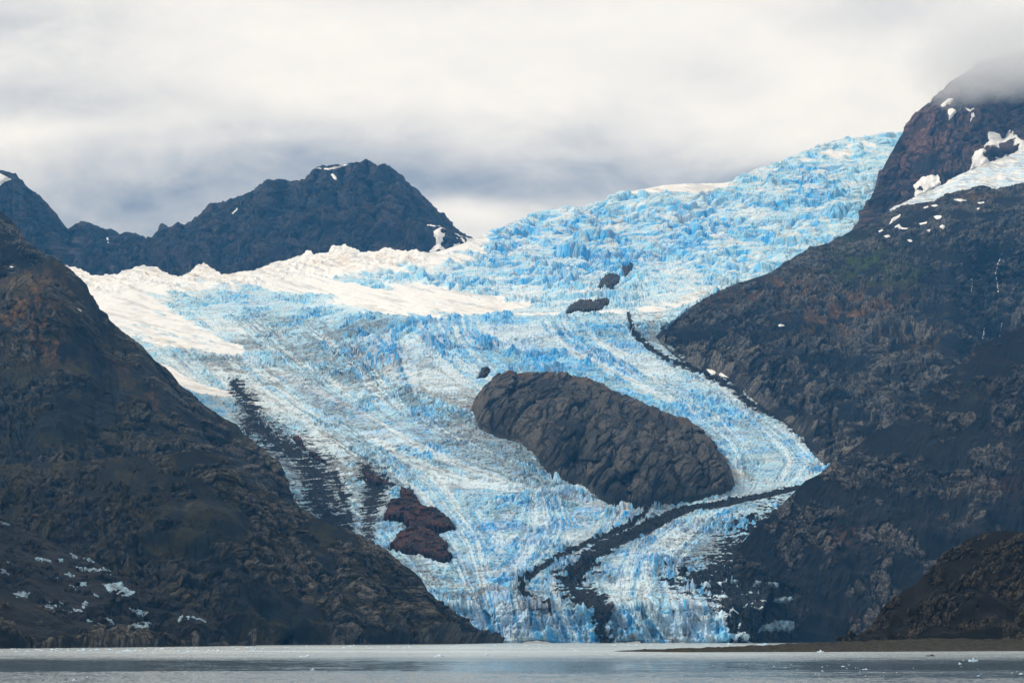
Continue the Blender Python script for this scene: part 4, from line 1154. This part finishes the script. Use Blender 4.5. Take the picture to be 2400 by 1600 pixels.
def drape_(name, poly, keys, mat, attrname, lift, sink=4.0, step=1.2, rag_=1.5, seed=0, bulge=0.0, rough_=0.0, L=10.0, parent=None, attr_fn=None, smooth_z=3, bl=8.0, bed=False):
    pts = np.array(poly, float)
    x0, y0 = pts.min(0) - 4; x1, y1 = pts.max(0) + 4
    ax_ = np.arange(x0, x1 + step, step); ay_ = np.arange(y0, y1 + step, step)
    px, py = np.meshgrid(ax_, ay_)
    sd = poly_sd(px, py, poly) + rag_ * (p2(px / 6.0, py / 5.0, seed) + 0.6 * p2(px / 2.5, py / 2.5, seed + 1))
    Y = YG(px, py) if bed else zget(keys, px, py, smooth_z)
    inn = ss(sd, 0, 2.5)
    dome = np.clip(sd / bl, 0, 1); dome = np.sqrt(np.clip(1 - (1 - dome) ** 2, 0, 1))
    P = unproj(px, py, Y)
    nz = 0
    if rough_:
        nz = rough_ * ((worley(P[..., 0] / (0.8 * L), (P[..., 2] + 0.5 * P[..., 1]) / (0.8 * L), seed + 2)[2] - 0.5) + rid3(P[..., 0] / L, P[..., 1] / (2 * L), P[..., 2] / L, 4, seed + 5, 0.6) + 0.8 * fbm3(P[..., 0] / (3 * L), P[..., 1] / (3 * L), P[..., 2] / (3 * L), 2, seed + 9)) * inn
    off = -sink + (lift + sink) * inn + bulge * dome + nz
    d = np.stack([0 * px, -0.8 * np.ones_like(px), 0.6 * np.ones_like(px)], -1)
    P = P + d * off[..., None]
    q = grid_quads(*px.shape)
    fs = fm(sd) > -0.6
    if not fs.any(): return None
    A = np.zeros(px.shape + (4,), f32)
    if attr_fn is not None: attr_fn(A, px, py, P, sd)
    at = {attrname: A.reshape(-1, 4)} if attrname else None
    return mesh_obj(name, P.reshape(-1, 3), q[fs], mat, parent, at)


def rock_attr(A, px, py, P, sd):
    n = rid3(P[..., 0] / 12, P[..., 1] / 20, P[..., 2] / 12, 3, 411); A[..., 0] = ss(n, -0.2, 0.6); A[..., 1] = 0.85 * ss(fbm3(P[..., 0] / 34, P[..., 1] / 34, P[..., 2] / 34, 4, 417), -0.12, 0.3); a_, b_2, c_ = worley(P[..., 0] / 11 + 0.4 * n, (P[..., 2] + 0.4 * P[..., 1]) / 11, 419); A[..., 0] = (0.2 + 0.8 * c_) * ss(b_2 - a_, 0, 0.25)


def rock_attr_grey(A, px, py, P, sd):
    rock_attr(A, px, py, P, sd); A[..., 1] *= 0.25


for poly, lab, red, bul in ROCKS:
    o = drape('rock_outcrop', poly, ['ice'], MAT_RED if red else MAT_NUN, 'rock', 1, 9, 1.0, 3.2, 400 + int(poly[0][0]) % 50, bul * (0.35 if red else 0.12), 9.0 if red else 6.0, 24, None, rock_attr if red else rock_attr_grey, 6, 16.0, bed=True)
    tag(o, lab, 'rock', 'rock outcrops in the glacier')
    zput('outcrop', np.array([v.co + o.location for v in o.data.vertices])) if False else None


def snow_attr(A, px, py, P, sd):
    pass


# hanging glacier on the shoulder of the right mountain
hp = cv(C3, [(1425, 975), (1500, 925), (1560, 890), (1660, 850), (1760, 795), (1850, 745), (1950, 705), (2080, 650), (2200, 605), (2281, 570), (2420, 520), (2420, 760), (2281, 795), (2180, 825), (2100, 842), (1990, 825), (1900, 838), (1760, 865), (1680, 922), (1545, 945)])
hpx = np.arange(2085, 2700, 1.2)
hb = np.interp(hpx, [2085, 2109, 2147, 2189, 2217, 2266, 2298, 2336, 2400, 2700], [494, 489, 482, 475, 457, 448, 441, 447, 432, 384])
ht_ = np.interp(hpx, [2085, 2099, 2126, 2147, 2182, 2217, 2249, 2284, 2330, 2372, 2400, 2700], [492, 485, 474, 462, 448, 429, 411, 397, 378, 362, 350, 270])
tq = np.linspace(0, 1, 110)[:, None]
hY0 = np.interp(hpx, [1968, 2109, 2400, 2700], [7200, 7400, 7600, 7700]) - 6
hY = hY0 + tq * np.interp(hpx, [2085, 2200, 2400, 2700], [40, 300, 520, 700])
hpy = hb + (ht_ - hb) * tq
HP = unproj(np.broadcast_to(hpx, hpy.shape), hpy, hY)
hw = rid2(HP[..., 0] / 60 + HP[..., 1] / 90, HP[..., 1] / 40, 3, 431)
HP[..., 2] += 5 * hw * ss(tq, 0.02, 0.2) + 3 * fbm2(HP[..., 0] / 25, HP[..., 1] / 25, 3, 433)
HA = np.zeros(HP.shape[:2] + (4,), f32)
HA[..., 0] = 0.45 * ss(hw, -0.3, 0.5); HA[..., 1] = 0.62 + 0.35 * ss(fbm2(HP[..., 0] / 60, HP[..., 1] / 60, 3, 437), -.2, .4); HA[..., 2] = 0.55 * ss(rid2(HP[..., 0] / 40 + HP[..., 1] / 50, HP[..., 1] / 120, 3, 435), 0.55, 0.8); HA[..., 3] = 0.6 * ss(tq, 0.75, 0.95) * ss(fbm2(HP[..., 0] / 80, HP[..., 1] / 80, 3, 439), -.2, .4)
HQ = np.concatenate([HP[:1] + np.array([0, 4, -25]), HP, HP[-1:] + np.array([0, 150, -40])], 0); HA = np.concatenate([HA[:1], HA, HA[-1:]], 0)
zput('hang', HP)
o = mesh_obj('hanging_glacier', HQ.reshape(-1, 3), grid_quads(*HQ.shape[:2]).reshape(-1, 4), MAT_ICE, None, {'ice': HA.reshape(-1, 4)})
tag(o, 'thin white hanging glacier lying along the shoulder below the brown peak', 'glacier')

SNOWS = [
    (cv(C3, [(1540, 815), (1570, 790), (1600, 762), (1650, 752), (1710, 745), (1724, 800), (1700, 830), (1560, 900), (1550, 880), (1555, 850)]), ['peak'], 'square white snow patch at the foot of the brown peak'),
    (cv(C3, [(2035, 462), (2080, 462), (2140, 490), (2165, 480), (2168, 440), (2210, 462), (2250, 510), (2330, 545), (2420, 560), (2420, 600), (2281, 660), (2100, 700), (1920, 712), (1935, 670), (1935, 630), (1955, 590), (2010, 570), (2030, 530), (2050, 525)]), ['peak'], 'big ragged snowfield against the brown peak at the right edge'),
    (cv(C3, [(1724, 295), (1728, 275), (1770, 240), (1806, 236), (1782, 275), (1742, 290)]), ['peak'], 'slanting snow patch near the cloud on the brown peak'),
    (cv(C3, [(1774, 306), (1800, 304), (1828, 320), (1805, 350), (1776, 378)]), ['peak'], 'triangular snow patch below the cloud on the brown peak'),
    (cv(C3, [(1890, 295), (1920, 312), (1950, 299), (1948, 320), (1925, 322), (1905, 315)]), ['peak'], 'bird-shaped snow patch right of the triangular one'),
    (cv(C3, [(1928, 326), (1945, 332), (1952, 355), (1935, 365), (1922, 388), (1930, 350)]), ['peak'], 'thin crooked snow patch under the bird-shaped one'),
    (cv(C3, [(1382, 1072), (1400, 1035), (1452, 1010), (1450, 1022), (1410, 1050)]), ['right'], 'slanting snow strip below the hanging glacier tip'),
    (cv(C3, [(1416, 1090), (1445, 1075), (1465, 1098), (1508, 1100), (1500, 1107), (1450, 1104)]), ['right'], 'arrow-shaped snow patch on the grey shoulder'),
    (cv(C3, [(1676, 1022), (1700, 1015), (1732, 1018), (1722, 1032), (1700, 1040)]), ['right'], 'oval snow patch in the middle of the grey shoulder'),
    (cv(C3, [(1716, 1090), (1735, 1076), (1750, 1085), (1738, 1108)]), ['right'], 'small drop-shaped snow patch below the oval one'),
    (cv(C3, [(1812, 908), (1860, 906), (1892, 914), (1850, 922)]), ['right'], 'long thin snow streak under the hanging glacier, longest of the streaks'),
    (cv(C3, [(1660, 950), (1690, 944), (1705, 950), (1680, 956)]), ['right'], 'short snow dash left of the long streak'),
    (cv(C3, [(1610, 962), (1640, 950), (1640, 960), (1615, 968)]), ['right'], 'tiny snow dash at the upper left end of the dash row'),
    (cv(C3, [(1580, 1070), (1632, 1056), (1630, 1066), (1590, 1076)]), ['right'], 'thin snow dash left of the oval patch'),
    (cv(C3, [(1630, 1114), (1668, 1106), (1668, 1116), (1640, 1120)]), ['right'], 'thin snow dash left of the drop-shaped patch'),
    (cv(C3, [(1346, 1152), (1375, 1144), (1386, 1156), (1360, 1162)]), ['right'], 'small snow spot low on the left of the grey shoulder'),
    (cv(C3, [(1502, 1178), (1520, 1176), (1538, 1188), (1520, 1192)]), ['right'], 'small snow spot lowest on the grey shoulder'),
    (cv(C3, [(1308, 1120), (1335, 1108), (1338, 1114), (1318, 1126)]), ['right'], 'tiny snow dash nearest the icefall on the grey shoulder'),
    (cv(C3, [(1970, 930), (2010, 922), (2014, 930), (1985, 938)]), ['right'], 'thin snow dash right of the long streak'),
    (cv(C3, [(1966, 968), (1980, 964), (1980, 974), (1968, 976)]), ['right'], 'tiny snow dot below the right-hand dash'),
    (cv((1600, 700, .3507), [(637, 180), (655, 174), (680, 182), (660, 188), (645, 187)]), ['right'], 'lone snow spot among the rust patches halfway down the grey mountain'),
    (cv(CR, [(718, 650), (740, 640), (765, 655), (790, 660), (800, 690), (760, 690), (735, 672)]), ['right', 'ice'], 'cream snow scrap at the glacier edge, uppermost of three'),
    (cv(CR, [(820, 700), (835, 662), (860, 690), (900, 715), (850, 708)]), ['right', 'ice'], 'cream snow scrap at the glacier edge, middle of three'),
    (cv(CR, [(1190, 905), (1200, 852), (1225, 855), (1255, 905), (1235, 915), (1215, 890)]), ['right', 'ice'], 'cream snow scrap at the glacier edge, lowest of three'),
    (cv(CR, [(1040, 786), (1080, 786), (1135, 802), (1100, 804)]), ['right', 'ice'], 'thin cream snow line at the glacier edge above the lowest scrap'),
    (cv(C0, [(-80, 130), (0, 165), (40, 185), (75, 202), (30, 220), (0, 245), (-60, 260)]), ['back'], 'snow patch on the far summit at the left edge'),
    (cv(C0, [(2110, 128), (2200, 130), (2281, 112), (2330, 100), (2310, 108), (2281, 122), (2200, 138)]), ['back'], 'thin snow cap along the top of the blue-grey mountain'),
    (cv(C0, [(2212, 172), (2230, 168), (2252, 198), (2245, 206), (2225, 190)]), ['back'], 'small snow spot just below the snow-capped summit'),
    (cv(C0, [(1548, 432), (1585, 396), (1586, 404), (1560, 432)]), ['back'], 'thin snow streak on the left shoulder of the blue-grey mountain'),
    (cv(C0, [(712, 590), (720, 592), (728, 628), (720, 625)]), ['back'], 'tiny snow streak on the low part of the blue-grey ridge'),
    (cv(C0, [(2185, 555), (2195, 558), (2208, 576), (2198, 578)]), ['back'], 'tiny snow spot above the snow lips under the blue-grey mountain'),
    (cv(C2, [(228, 520), (240, 520), (250, 560), (270, 590), (287, 605), (275, 628), (262, 590), (240, 570)]), ['back'], 'long thin snow gully down the middle of the blue-grey mountain'),
    ([(1002, 528), (1032, 533), (1060, 547), (1085, 557), (1112, 562), (1100, 572), (1060, 584), (1008, 600), (1006, 590), (1024, 574), (1020, 558), (1010, 545)], ['back'], 'wedge of white snow where the blue-grey mountain meets the icefall'),
    (cv(C0, [(520, 1070), (545, 1080), (545, 1086), (525, 1076)]), ['left'], 'tiny snow speck on the steep edge of the left mountain'),
    (cv(C0, [(62, 790), (75, 786), (100, 792), (80, 795)]), ['left back'], 'small snow speck high on the left dark shoulder'),
]
for i, (poly, keys, lab) in enumerate(SNOWS):
    big = len(poly) > 9
    o = drape('snow_patch', poly, keys, MAT_SNOW, None, 13.0 if keys[0] in ('peak', 'back') else 5.0, -2.0, 1.0 if not big else 1.4, 0.8 if not big else 2.0, 500 + i, 0.0, 0.8 if big else 0.0, 30, None, None, 2, 10.0)
    if o: tag(o, lab, 'snow patch', 'old snow patches on the mountains')

# waterfalls on the dark cliff at right
for i, (pts, lab) in enumerate([
    ([(2307, 768), (2306, 780), (2303, 794)], 'short white waterfall low in the dark gully at right'),
    ([(2352, 738), (2347, 763), (2343, 790)], 'thin waterfall right of the short one in the dark gully'),
    ([(2354, 580), (2346, 600), (2340, 616), (2333, 641), (2338, 664), (2340, 688)], 'long threadlike waterfall high on the dark cliff at right'),
    ([(2277, 652), (2279, 668), (2276, 686)], 'faint waterfall left of the long threadlike one')]):
    w = 0.65
    poly = [(x - w, y) for x, y in pts] + [(x + w, y) for x, y in pts[::-1]]
    o = drape('waterfall', poly, ['right'], MAT_SNOW, None, 7.0, 2.0, 0.6, 0.25, 560 + i, 1.0, 0.0, 10, None, None, 2, 2.0)
    if o: tag(o, lab, 'waterfall', 'waterfalls on the dark cliff')


# bare ice showing through the rubble
def ice_attr(A, px, py, P, sd):
    n = fbm3(P[..., 0] / 5, P[..., 1] / 30, P[..., 2] / 22, 3, 461, 0.6); A[..., 0] = 0.12 + 0.35 * ss(n, 0, .5); A[..., 1] = 0.1; A[..., 2] = 0.58 + 0.42 * ss(n, -0.3, 0.2); A[..., 3] = 0.15


for i, pts in enumerate([
    [(90, 710), (130, 690), (215, 700), (210, 720), (160, 730), (120, 728)], [(300, 795), (340, 765), (400, 755), (435, 775), (420, 800), (340, 805)], [(430, 820), (480, 808), (560, 812), (568, 830), (500, 828)],
    [(520, 870), (600, 848), (700, 862), (770, 875), (785, 910), (720, 905), (620, 895)], [(700, 640), (800, 630), (840, 618), (850, 650), (930, 690), (870, 740), (800, 720), (750, 700)], [(510, 515), (600, 530), (700, 535), (690, 550), (600, 550), (530, 540)],
    [(470, 425), (500, 428), (545, 460), (520, 462)], [(575, 465), (620, 462), (650, 488), (610, 480)], [(235, 460), (300, 460), (370, 478), (360, 490), (260, 480)], [(0, 490), (60, 490), (140, 515), (60, 512)], [(870, 800), (960, 815), (1025, 835), (1020, 870), (960, 860)],
    [(1215, 900), (1240, 850), (1330, 860), (1425, 895), (1350, 905), (1250, 922)], [(880, 940), (930, 905), (1040, 900), (1055, 930), (960, 940)], [(0, 210), (40, 215), (85, 240), (40, 235)], [(0, 540), (40, 530), (60, 570), (20, 600)], [(440, 570), (480, 565), (525, 590), (490, 592)],
    [(550, 790), (590, 750), (610, 770), (580, 800)], [(470, 640), (540, 665), (520, 672)], [(640, 700), (690, 720), (680, 742), (650, 725)], [(540, 625), (600, 620), (600, 650), (560, 660)], [(720, 570), (760, 575), (755, 590), (710, 582)], [(700, 520), (770, 555), (760, 560), (705, 535)],
    [(390, 470), (440, 465), (435, 490), (400, 485)], [(320, 600), (410, 600), (400, 620), (340, 612)]]):
    drape('bare_ice', cv(CW, pts), ['rubble', 'fore'], MAT_ICE, 'ice', 1.0, 1.0, 0.8, 3.4, 600 + i, 0.0, 1.0, 8, dg, ice_attr, 1, 6.0)

ri = empty('ice_remnant', (580.0, 3560.0, 0.0))
tag(ri, 'dirty grey ice blocks in the rubble right of the ice front', 'dirty ice')
for i, pts in enumerate([[(520, 1115), (545, 1075), (600, 1065), (640, 1040), (690, 1045), (770, 1050), (775, 1090), (740, 1120), (690, 1110), (620, 1112)], [(618, 905), (660, 890), (700, 880), (775, 890), (720, 915), (690, 925)], [(575, 790), (620, 780), (672, 795), (640, 812)],
                         [(480, 800), (500, 770), (545, 775), (540, 805)], [(325, 780), (345, 760), (385, 765), (375, 790)], [(400, 1140), (415, 1125), (425, 1140), (410, 1155)]]):
    drape('ice_block', cv(CE, pts), ['front right', 'ice'], MAT_ICE, 'ice', 2.0, 3.0, 0.9, 3.0, 640 + i, 3.0, 2.5, 7, ri, ice_attr, 2, 8.0)

# ------------------------------------------------------------------ water
mw, gg, b = new_mat('fjord water')
ge = gg.node('ShaderNodeNewGeometry')
wxp, wyp, _ = gg.sep(ge.outputs['Position'])
vv = gg.comb(wxp, wyp * 0.33, 0.0)
big = gg.noise(gg.comb(wxp * 0.25, wyp, 0.0), 1 / 75.0, 4, 0.55, 0.3)
strk = gg.noise(gg.comb(wxp * 0.12, wyp, 3.0), 1 / 14.0, 4, 0.6)
rip = gg.noise(vv, 1 / 1.6, 3, 0.6)
rip2 = gg.noise(gg.comb(wxp, wyp * 0.28, 5.0), 1 / 5.0, 3, 0.6)
rp3 = gg.noise(gg.comb(wxp * 0.55, wyp * 0.3, 9.0), 1 / 4.0, 4, 0.65)
rp4 = gg.noise(gg.comb(wxp * 0.3, wyp * 0.42, 19.0), 1 / 9.0, 4, 0.65)
big2 = gg.noise(gg.comb(wxp * 0.35, wyp * 0.8, 31.0), 1 / 260.0, 3, 0.5)
wye = wyp + (big - 0.5) * 260.0 + (strk - 0.5) * 260.0 + (big2 - 0.5) * 420.0 + (rp4 - 0.5) * 160.0
calm_ = (wye.ss(560.0, 700.0) - wye.ss(900.0, 1150.0)).clamp()
rw = 0.46 - calm_ * 0.34 + (big - 0.5) * 0.3 + (strk - 0.5) * 0.3 + (rp3 - 0.5) * 0.5 + (rp4 - 0.5) * 0.4
b.inputs['Roughness'].default_value = 0.1
far_pale = wyp.ss(900.0, 1500.0)  # base colour turns paler with distance
gg.link(gg.mix((0.10, 0.14, 0.165), (0.56, 0.62, 0.61), (far_pale * (0.8 + (strk - 0.5) * 0.5 + (big2 - 0.5) * 1.3 + (big - 0.5) * 0.9)).clamp()), b.inputs['Base Color'])
b.inputs['IOR'].default_value = 1.333
wn = gg.node('ShaderNodeTexNoise'); gg.link(gg.comb(wxp, wyp * 0.5, 0.0), wn.inputs['Vector']); wn.inputs['Scale'].default_value = 0.9; wn.inputs['Detail'].default_value = 3
nx, ny, nz_ = gg.sep(wn.outputs['Color'])
ripl = (1.0 - calm_ * 0.84) + (strk - 0.5) * 1.2 + (rp3 - 0.5) * 1.7 + (rp4 - 0.5) * 1.4
ripl = ripl.max(0.04)
sy = (ny - 0.30).max(0.0) * -0.62 * ripl
sx = (nx - 0.5) * 0.35 * ripl
vn = gg.node('ShaderNodeVectorMath', operation='NORMALIZE'); gg.link(gg.comb(sx, sy, 1.0), vn.inputs[0])
gg.link(vn.outputs[0], b.inputs['Normal'])
wv = np.array([(-9400, -1500, 0), (9400, -1500, 0), (9400, 12500, 0), (-9400, 12500, 0)], f32)
wobj = mesh_obj('water', wv, np.array([[0, 1, 2, 3]]), mw)
tag(wobj, 'grey fjord water with calm and rippled bands', 'water', None, 'structure')

# ------------------------------------------------------------------ floating ice
mi, gg, b = new_mat('floating ice')
ge = gg.node('ShaderNodeNewGeometry')
oi = gg.node('ShaderNodeObjectInfo')
n1 = gg.noise(ge.outputs['Position'], 0.9, 4, 0.6)
bluei = gg.mix((0.30, 0.62, 0.85), (0.74, 0.82, 0.86), (V(gg, oi.outputs['Random']) * 0.6 + n1 * 0.7).clamp())
gg.link(bluei, b.inputs['Base Color']); b.inputs['Roughness'].default_value = 0.5
md = debris_mat('dirty floating ice', (0.03, 0.035, 0.022), (0.09, 0.085, 0.06))


def berg_mesh(seed, peaks, base=0.18):
    r = np.random.default_rng(seed)
    nu, nw = 26, 14
    u = np.linspace(-1, 1, nu)[None, :]; w = np.linspace(-1, 1, nw)[:, None]
    rad = np.sqrt(np.clip(1 - w * w, 0, 1))
    x = u * rad * (1 + 0.15 * p2(np.full(u.shape, seed), w * 2, seed)); y = w + 0 * u
    z = base * (1 + 0.5 * p2(u * 2 + seed, w * 2, seed))
    for (pu, pw, hgt, rr) in peaks:
        z = np.maximum(z, hgt * (1 - np.sqrt(((u * rad - pu) / rr) ** 2 + ((w - pw) / (rr * 1.6)) ** 2)))
    z = z + 0.10 * rid2(u * 3 + seed, w * 3, 2, seed)
    edge = np.maximum(np.abs(u) + 0 * w, np.abs(w) + 0 * u) > 0.999
    z = np.where(edge, -0.4, np.maximum(z, 0.02))
    P = np.stack([x + 0 * z, y + 0 * z, z], -1)
    return P.reshape(-1, 3), grid_quads(nw, nu).reshape(-1, 4)


bid = [0]


def berg(px, py, wpx, hpx, lab, group, peaks=None, mat=None, Y=None, z0=0.0, base=0.25, depth=0.7, name='ice_floe', cat='ice floe'):
    bid[0] += 1; s = bid[0]
    Y = Y or zs(py)
    k = Y / F
    r = np.random.default_rng(s + 900)
    peaks = peaks or [(r.uniform(-.5, .5), r.uniform(-.3, .3), 1.0, r.uniform(.35, .8)), (r.uniform(-.7, .7), 0, r.uniform(.4, .7), .4)]
    P, q = berg_mesh(s, peaks, base)
    P = P * np.array([wpx * k / 2, wpx * k / 2 * depth, hpx * k]) + np.array([(px - 1200) * k, Y, z0 - 0.02])
    o = mesh_obj(name, P, q, mat or mi)
    return tag(o, lab, cat, group)


ONE = 'single floating ice pieces'
berg(192, 1524, 26, 6, 'blue ice floe near the left shore below the scree bank', ONE)
berg(60, 1532, 12, 3, 'small white floe at far left, nearer than the shore brash', ONE)
berg(305, 1525, 38, 4, 'long flat pale floe off the left shore', ONE)
berg(423, 1526, 16, 6, 'peaked pale blue floe right of the long flat one', ONE, [(-.4, 0, 1, .4)])
berg(595, 1521, 16, 5, 'small blue floe close to the foot of the left hillside', ONE)
berg(716, 1538, 30, 6, 'low blue floe in the pale water left of the pyramid one', ONE)
berg(733, 1569, 11, 5, 'white floe on the edge of the dark water, left of centre', ONE)
berg(173, 1594, 9, 6, 'small white floe at the bottom left edge of the picture', ONE)
berg(204, 1586, 9, 3, 'tiny flat white floe just above the bottom left one', ONE)
berg(1030, 1538, 24, 8, 'blue pyramid-shaped floe in front of the rocky point', ONE, [(0, 0, 1, .55)])
berg(1140, 1535, 12, 6, 'grey blocky floe right of the blue pyramid', ONE, [(0, 0, .9, 1.2)])
berg(1158, 1535, 8, 3, 'flat grey floe touching the blocky one', ONE)
berg(1710, 1508.2, 18, 4, 'small floe behind the spit below the ice front', ONE)
berg(1790, 1509.5, 28, 4, 'long pale floe behind the gravel spit', ONE)
berg(1923, 1528, 17, 7, 'white peaked floe stranded at the water edge of the spit', ONE, [(0, 0, 1, .6)])
berg(1974, 1524.5, 17, 5, 'white slab stranded on the gravel spit', ONE, [(0, 0, 1, 1.5)], Y=1625, z0=0.5)
berg(2281, 1549, 23, 10, 'white floe with a sharp spike in the dark water at right', ONE, [(0, 0, 1.2, .25), (-.75, 0, .7, .2)])
berg(2250, 1555, 8, 5, 'small white floe just left of the spiked one', ONE, [(-.3, 0, 1, .5)])
berg(2027, 1568, 13, 3, 'thin white floe in the dark water at right', ONE)
berg(1976, 1561, 10, 2.5, 'thin white floe above and left of the other thin one', ONE)
berg(1928, 1572, 7, 3, 'small white dot of ice in the dark water, leftmost there', ONE)
berg(2393, 1579, 11, 4, 'white floe at the bottom right edge', ONE)
berg(2293, 1583, 8, 3, 'small white floe near the bottom right edge', ONE)
berg(2180, 1536.5, 24, 5, 'dark dirt-covered floe in front of the spit', ONE, [(.3, 0, 1, .6)], md)
berg(1517, 1526, 7, 4, 'small white ice lump on the tip of the spit', ONE, [(0, 0, 1, .7)], Y=1570, z0=0.2)
berg(2043, 1521.5, 8, 3, 'tiny pale ice lump on the middle of the spit', ONE, Y=1650, z0=1.0)
berg(2348, 1519, 7, 3, 'tiny white ice lump on the spit at far right', ONE, Y=1660, z0=1.4)
r = np.random.default_rng(5)
for i in range(110):
    py = r.choice([r.uniform(1516.8, 1530), r.uniform(1513, 1522)]) if i < 80 else r.uniform(1509.5, 1520)
    px = r.uniform(0, 620) if i < 70 else r.uniform(500, 1500)
    if i >= 80: px = r.uniform(800, 1750)
    if py < np.interp(px, [0, 340, 800, 1000, 1200], [1520, 1517, 1512, 1510.5, 1508]): py += 7
    if 1430 < px and 1512 < py: py = 1510.5
    berg(px, py, r.uniform(4, 14), r.uniform(1.2, 3.0), 'tiny scrap of brash ice floating in the pale far water', 'brash ice in the far water', depth=1.5)
for i in range(40):
    px = r.uniform(1650, 2400); py = r.uniform(1545, 1585)
    berg(px, py, r.uniform(2.5, 6), r.uniform(0.8, 1.8), 'tiny ice scrap floating in the dark near water at right', 'ice scraps in the dark water')

# ------------------------------------------------------------------ cloud on the brown peak and the air
def box(name, lo, hi, mat):
    (a, b_, c), (d, e, f) = lo, hi
    v = np.array([(a, b_, c), (d, b_, c), (d, e, c), (a, e, c), (a, b_, f), (d, b_, f), (d, e, f), (a, e, f)], f32)
    q = np.array([(0, 3, 2, 1), (4, 5, 6, 7), (0, 1, 5, 4), (1, 2, 6, 5), (2, 3, 7, 6), (3, 0, 4, 7)])
    return mesh_obj(name, v, q, mat)


mc = bpy.data.materials.new('cloud'); mc.use_nodes = True; mc.node_tree.nodes.clear(); gg = G(mc.node_tree)
out = gg.node('ShaderNodeOutputMaterial'); pv = gg.node('ShaderNodeVolumePrincipled')
gg.link(pv.outputs[0], out.inputs['Volume'])
ge = gg.node('ShaderNodeNewGeometry')
cx, cy, cz = gg.sep(ge.outputs['Position'])
cn = gg.noise(gg.scale_vec(ge.outputs['Position'], (1, 1, 1.8)), 1 / 420.0, 4, 0.6)
bot = (cz + (cn - 0.5) * 420.0).ss(2370.0, 2640.0)
lef = (cx + (cn - 0.5) * 500.0).ss(1700.0, 2050.0) * (1.0 - (cz + (cn - 0.5) * 300.0).ss(2480.0, 2760.0))
gg.link(bot * lef * 0.0085, pv.inputs['Density'])
pv.inputs['Color'].default_value = (1, 1, 1, 1); pv.inputs['Anisotropy'].default_value = 0.2
cl = box('cloud', (1500, 8150, 2080), (3800, 9000, 3050), mc)
tag(cl, 'pale cloud wrapped round the summit of the brown peak', 'cloud', None, 'stuff')

mh = bpy.data.materials.new('haze'); mh.use_nodes = True; mh.node_tree.nodes.clear(); gg = G(mh.node_tree)
out = gg.node('ShaderNodeOutputMaterial'); pv = gg.node('ShaderNodeVolumePrincipled')
gg.link(pv.outputs[0], out.inputs['Volume'])
pv.inputs['Density'].default_value = 2.35e-5
pv.inputs['Color'].default_value = (0.10, 0.46, 1.0, 1)
pv.inputs['Absorption Color'].default_value = (1, 1, 1, 1)
mh.cycles.homogeneous_volume = True if hasattr(mh, 'cycles') and hasattr(mh.cycles, 'homogeneous_volume') else False
hz = box('haze', (-9500, -1600, -110), (9500, 12600, 3300), mh)
tag(hz, 'thin blue air between the water and the far mountains', 'haze', None, 'stuff')
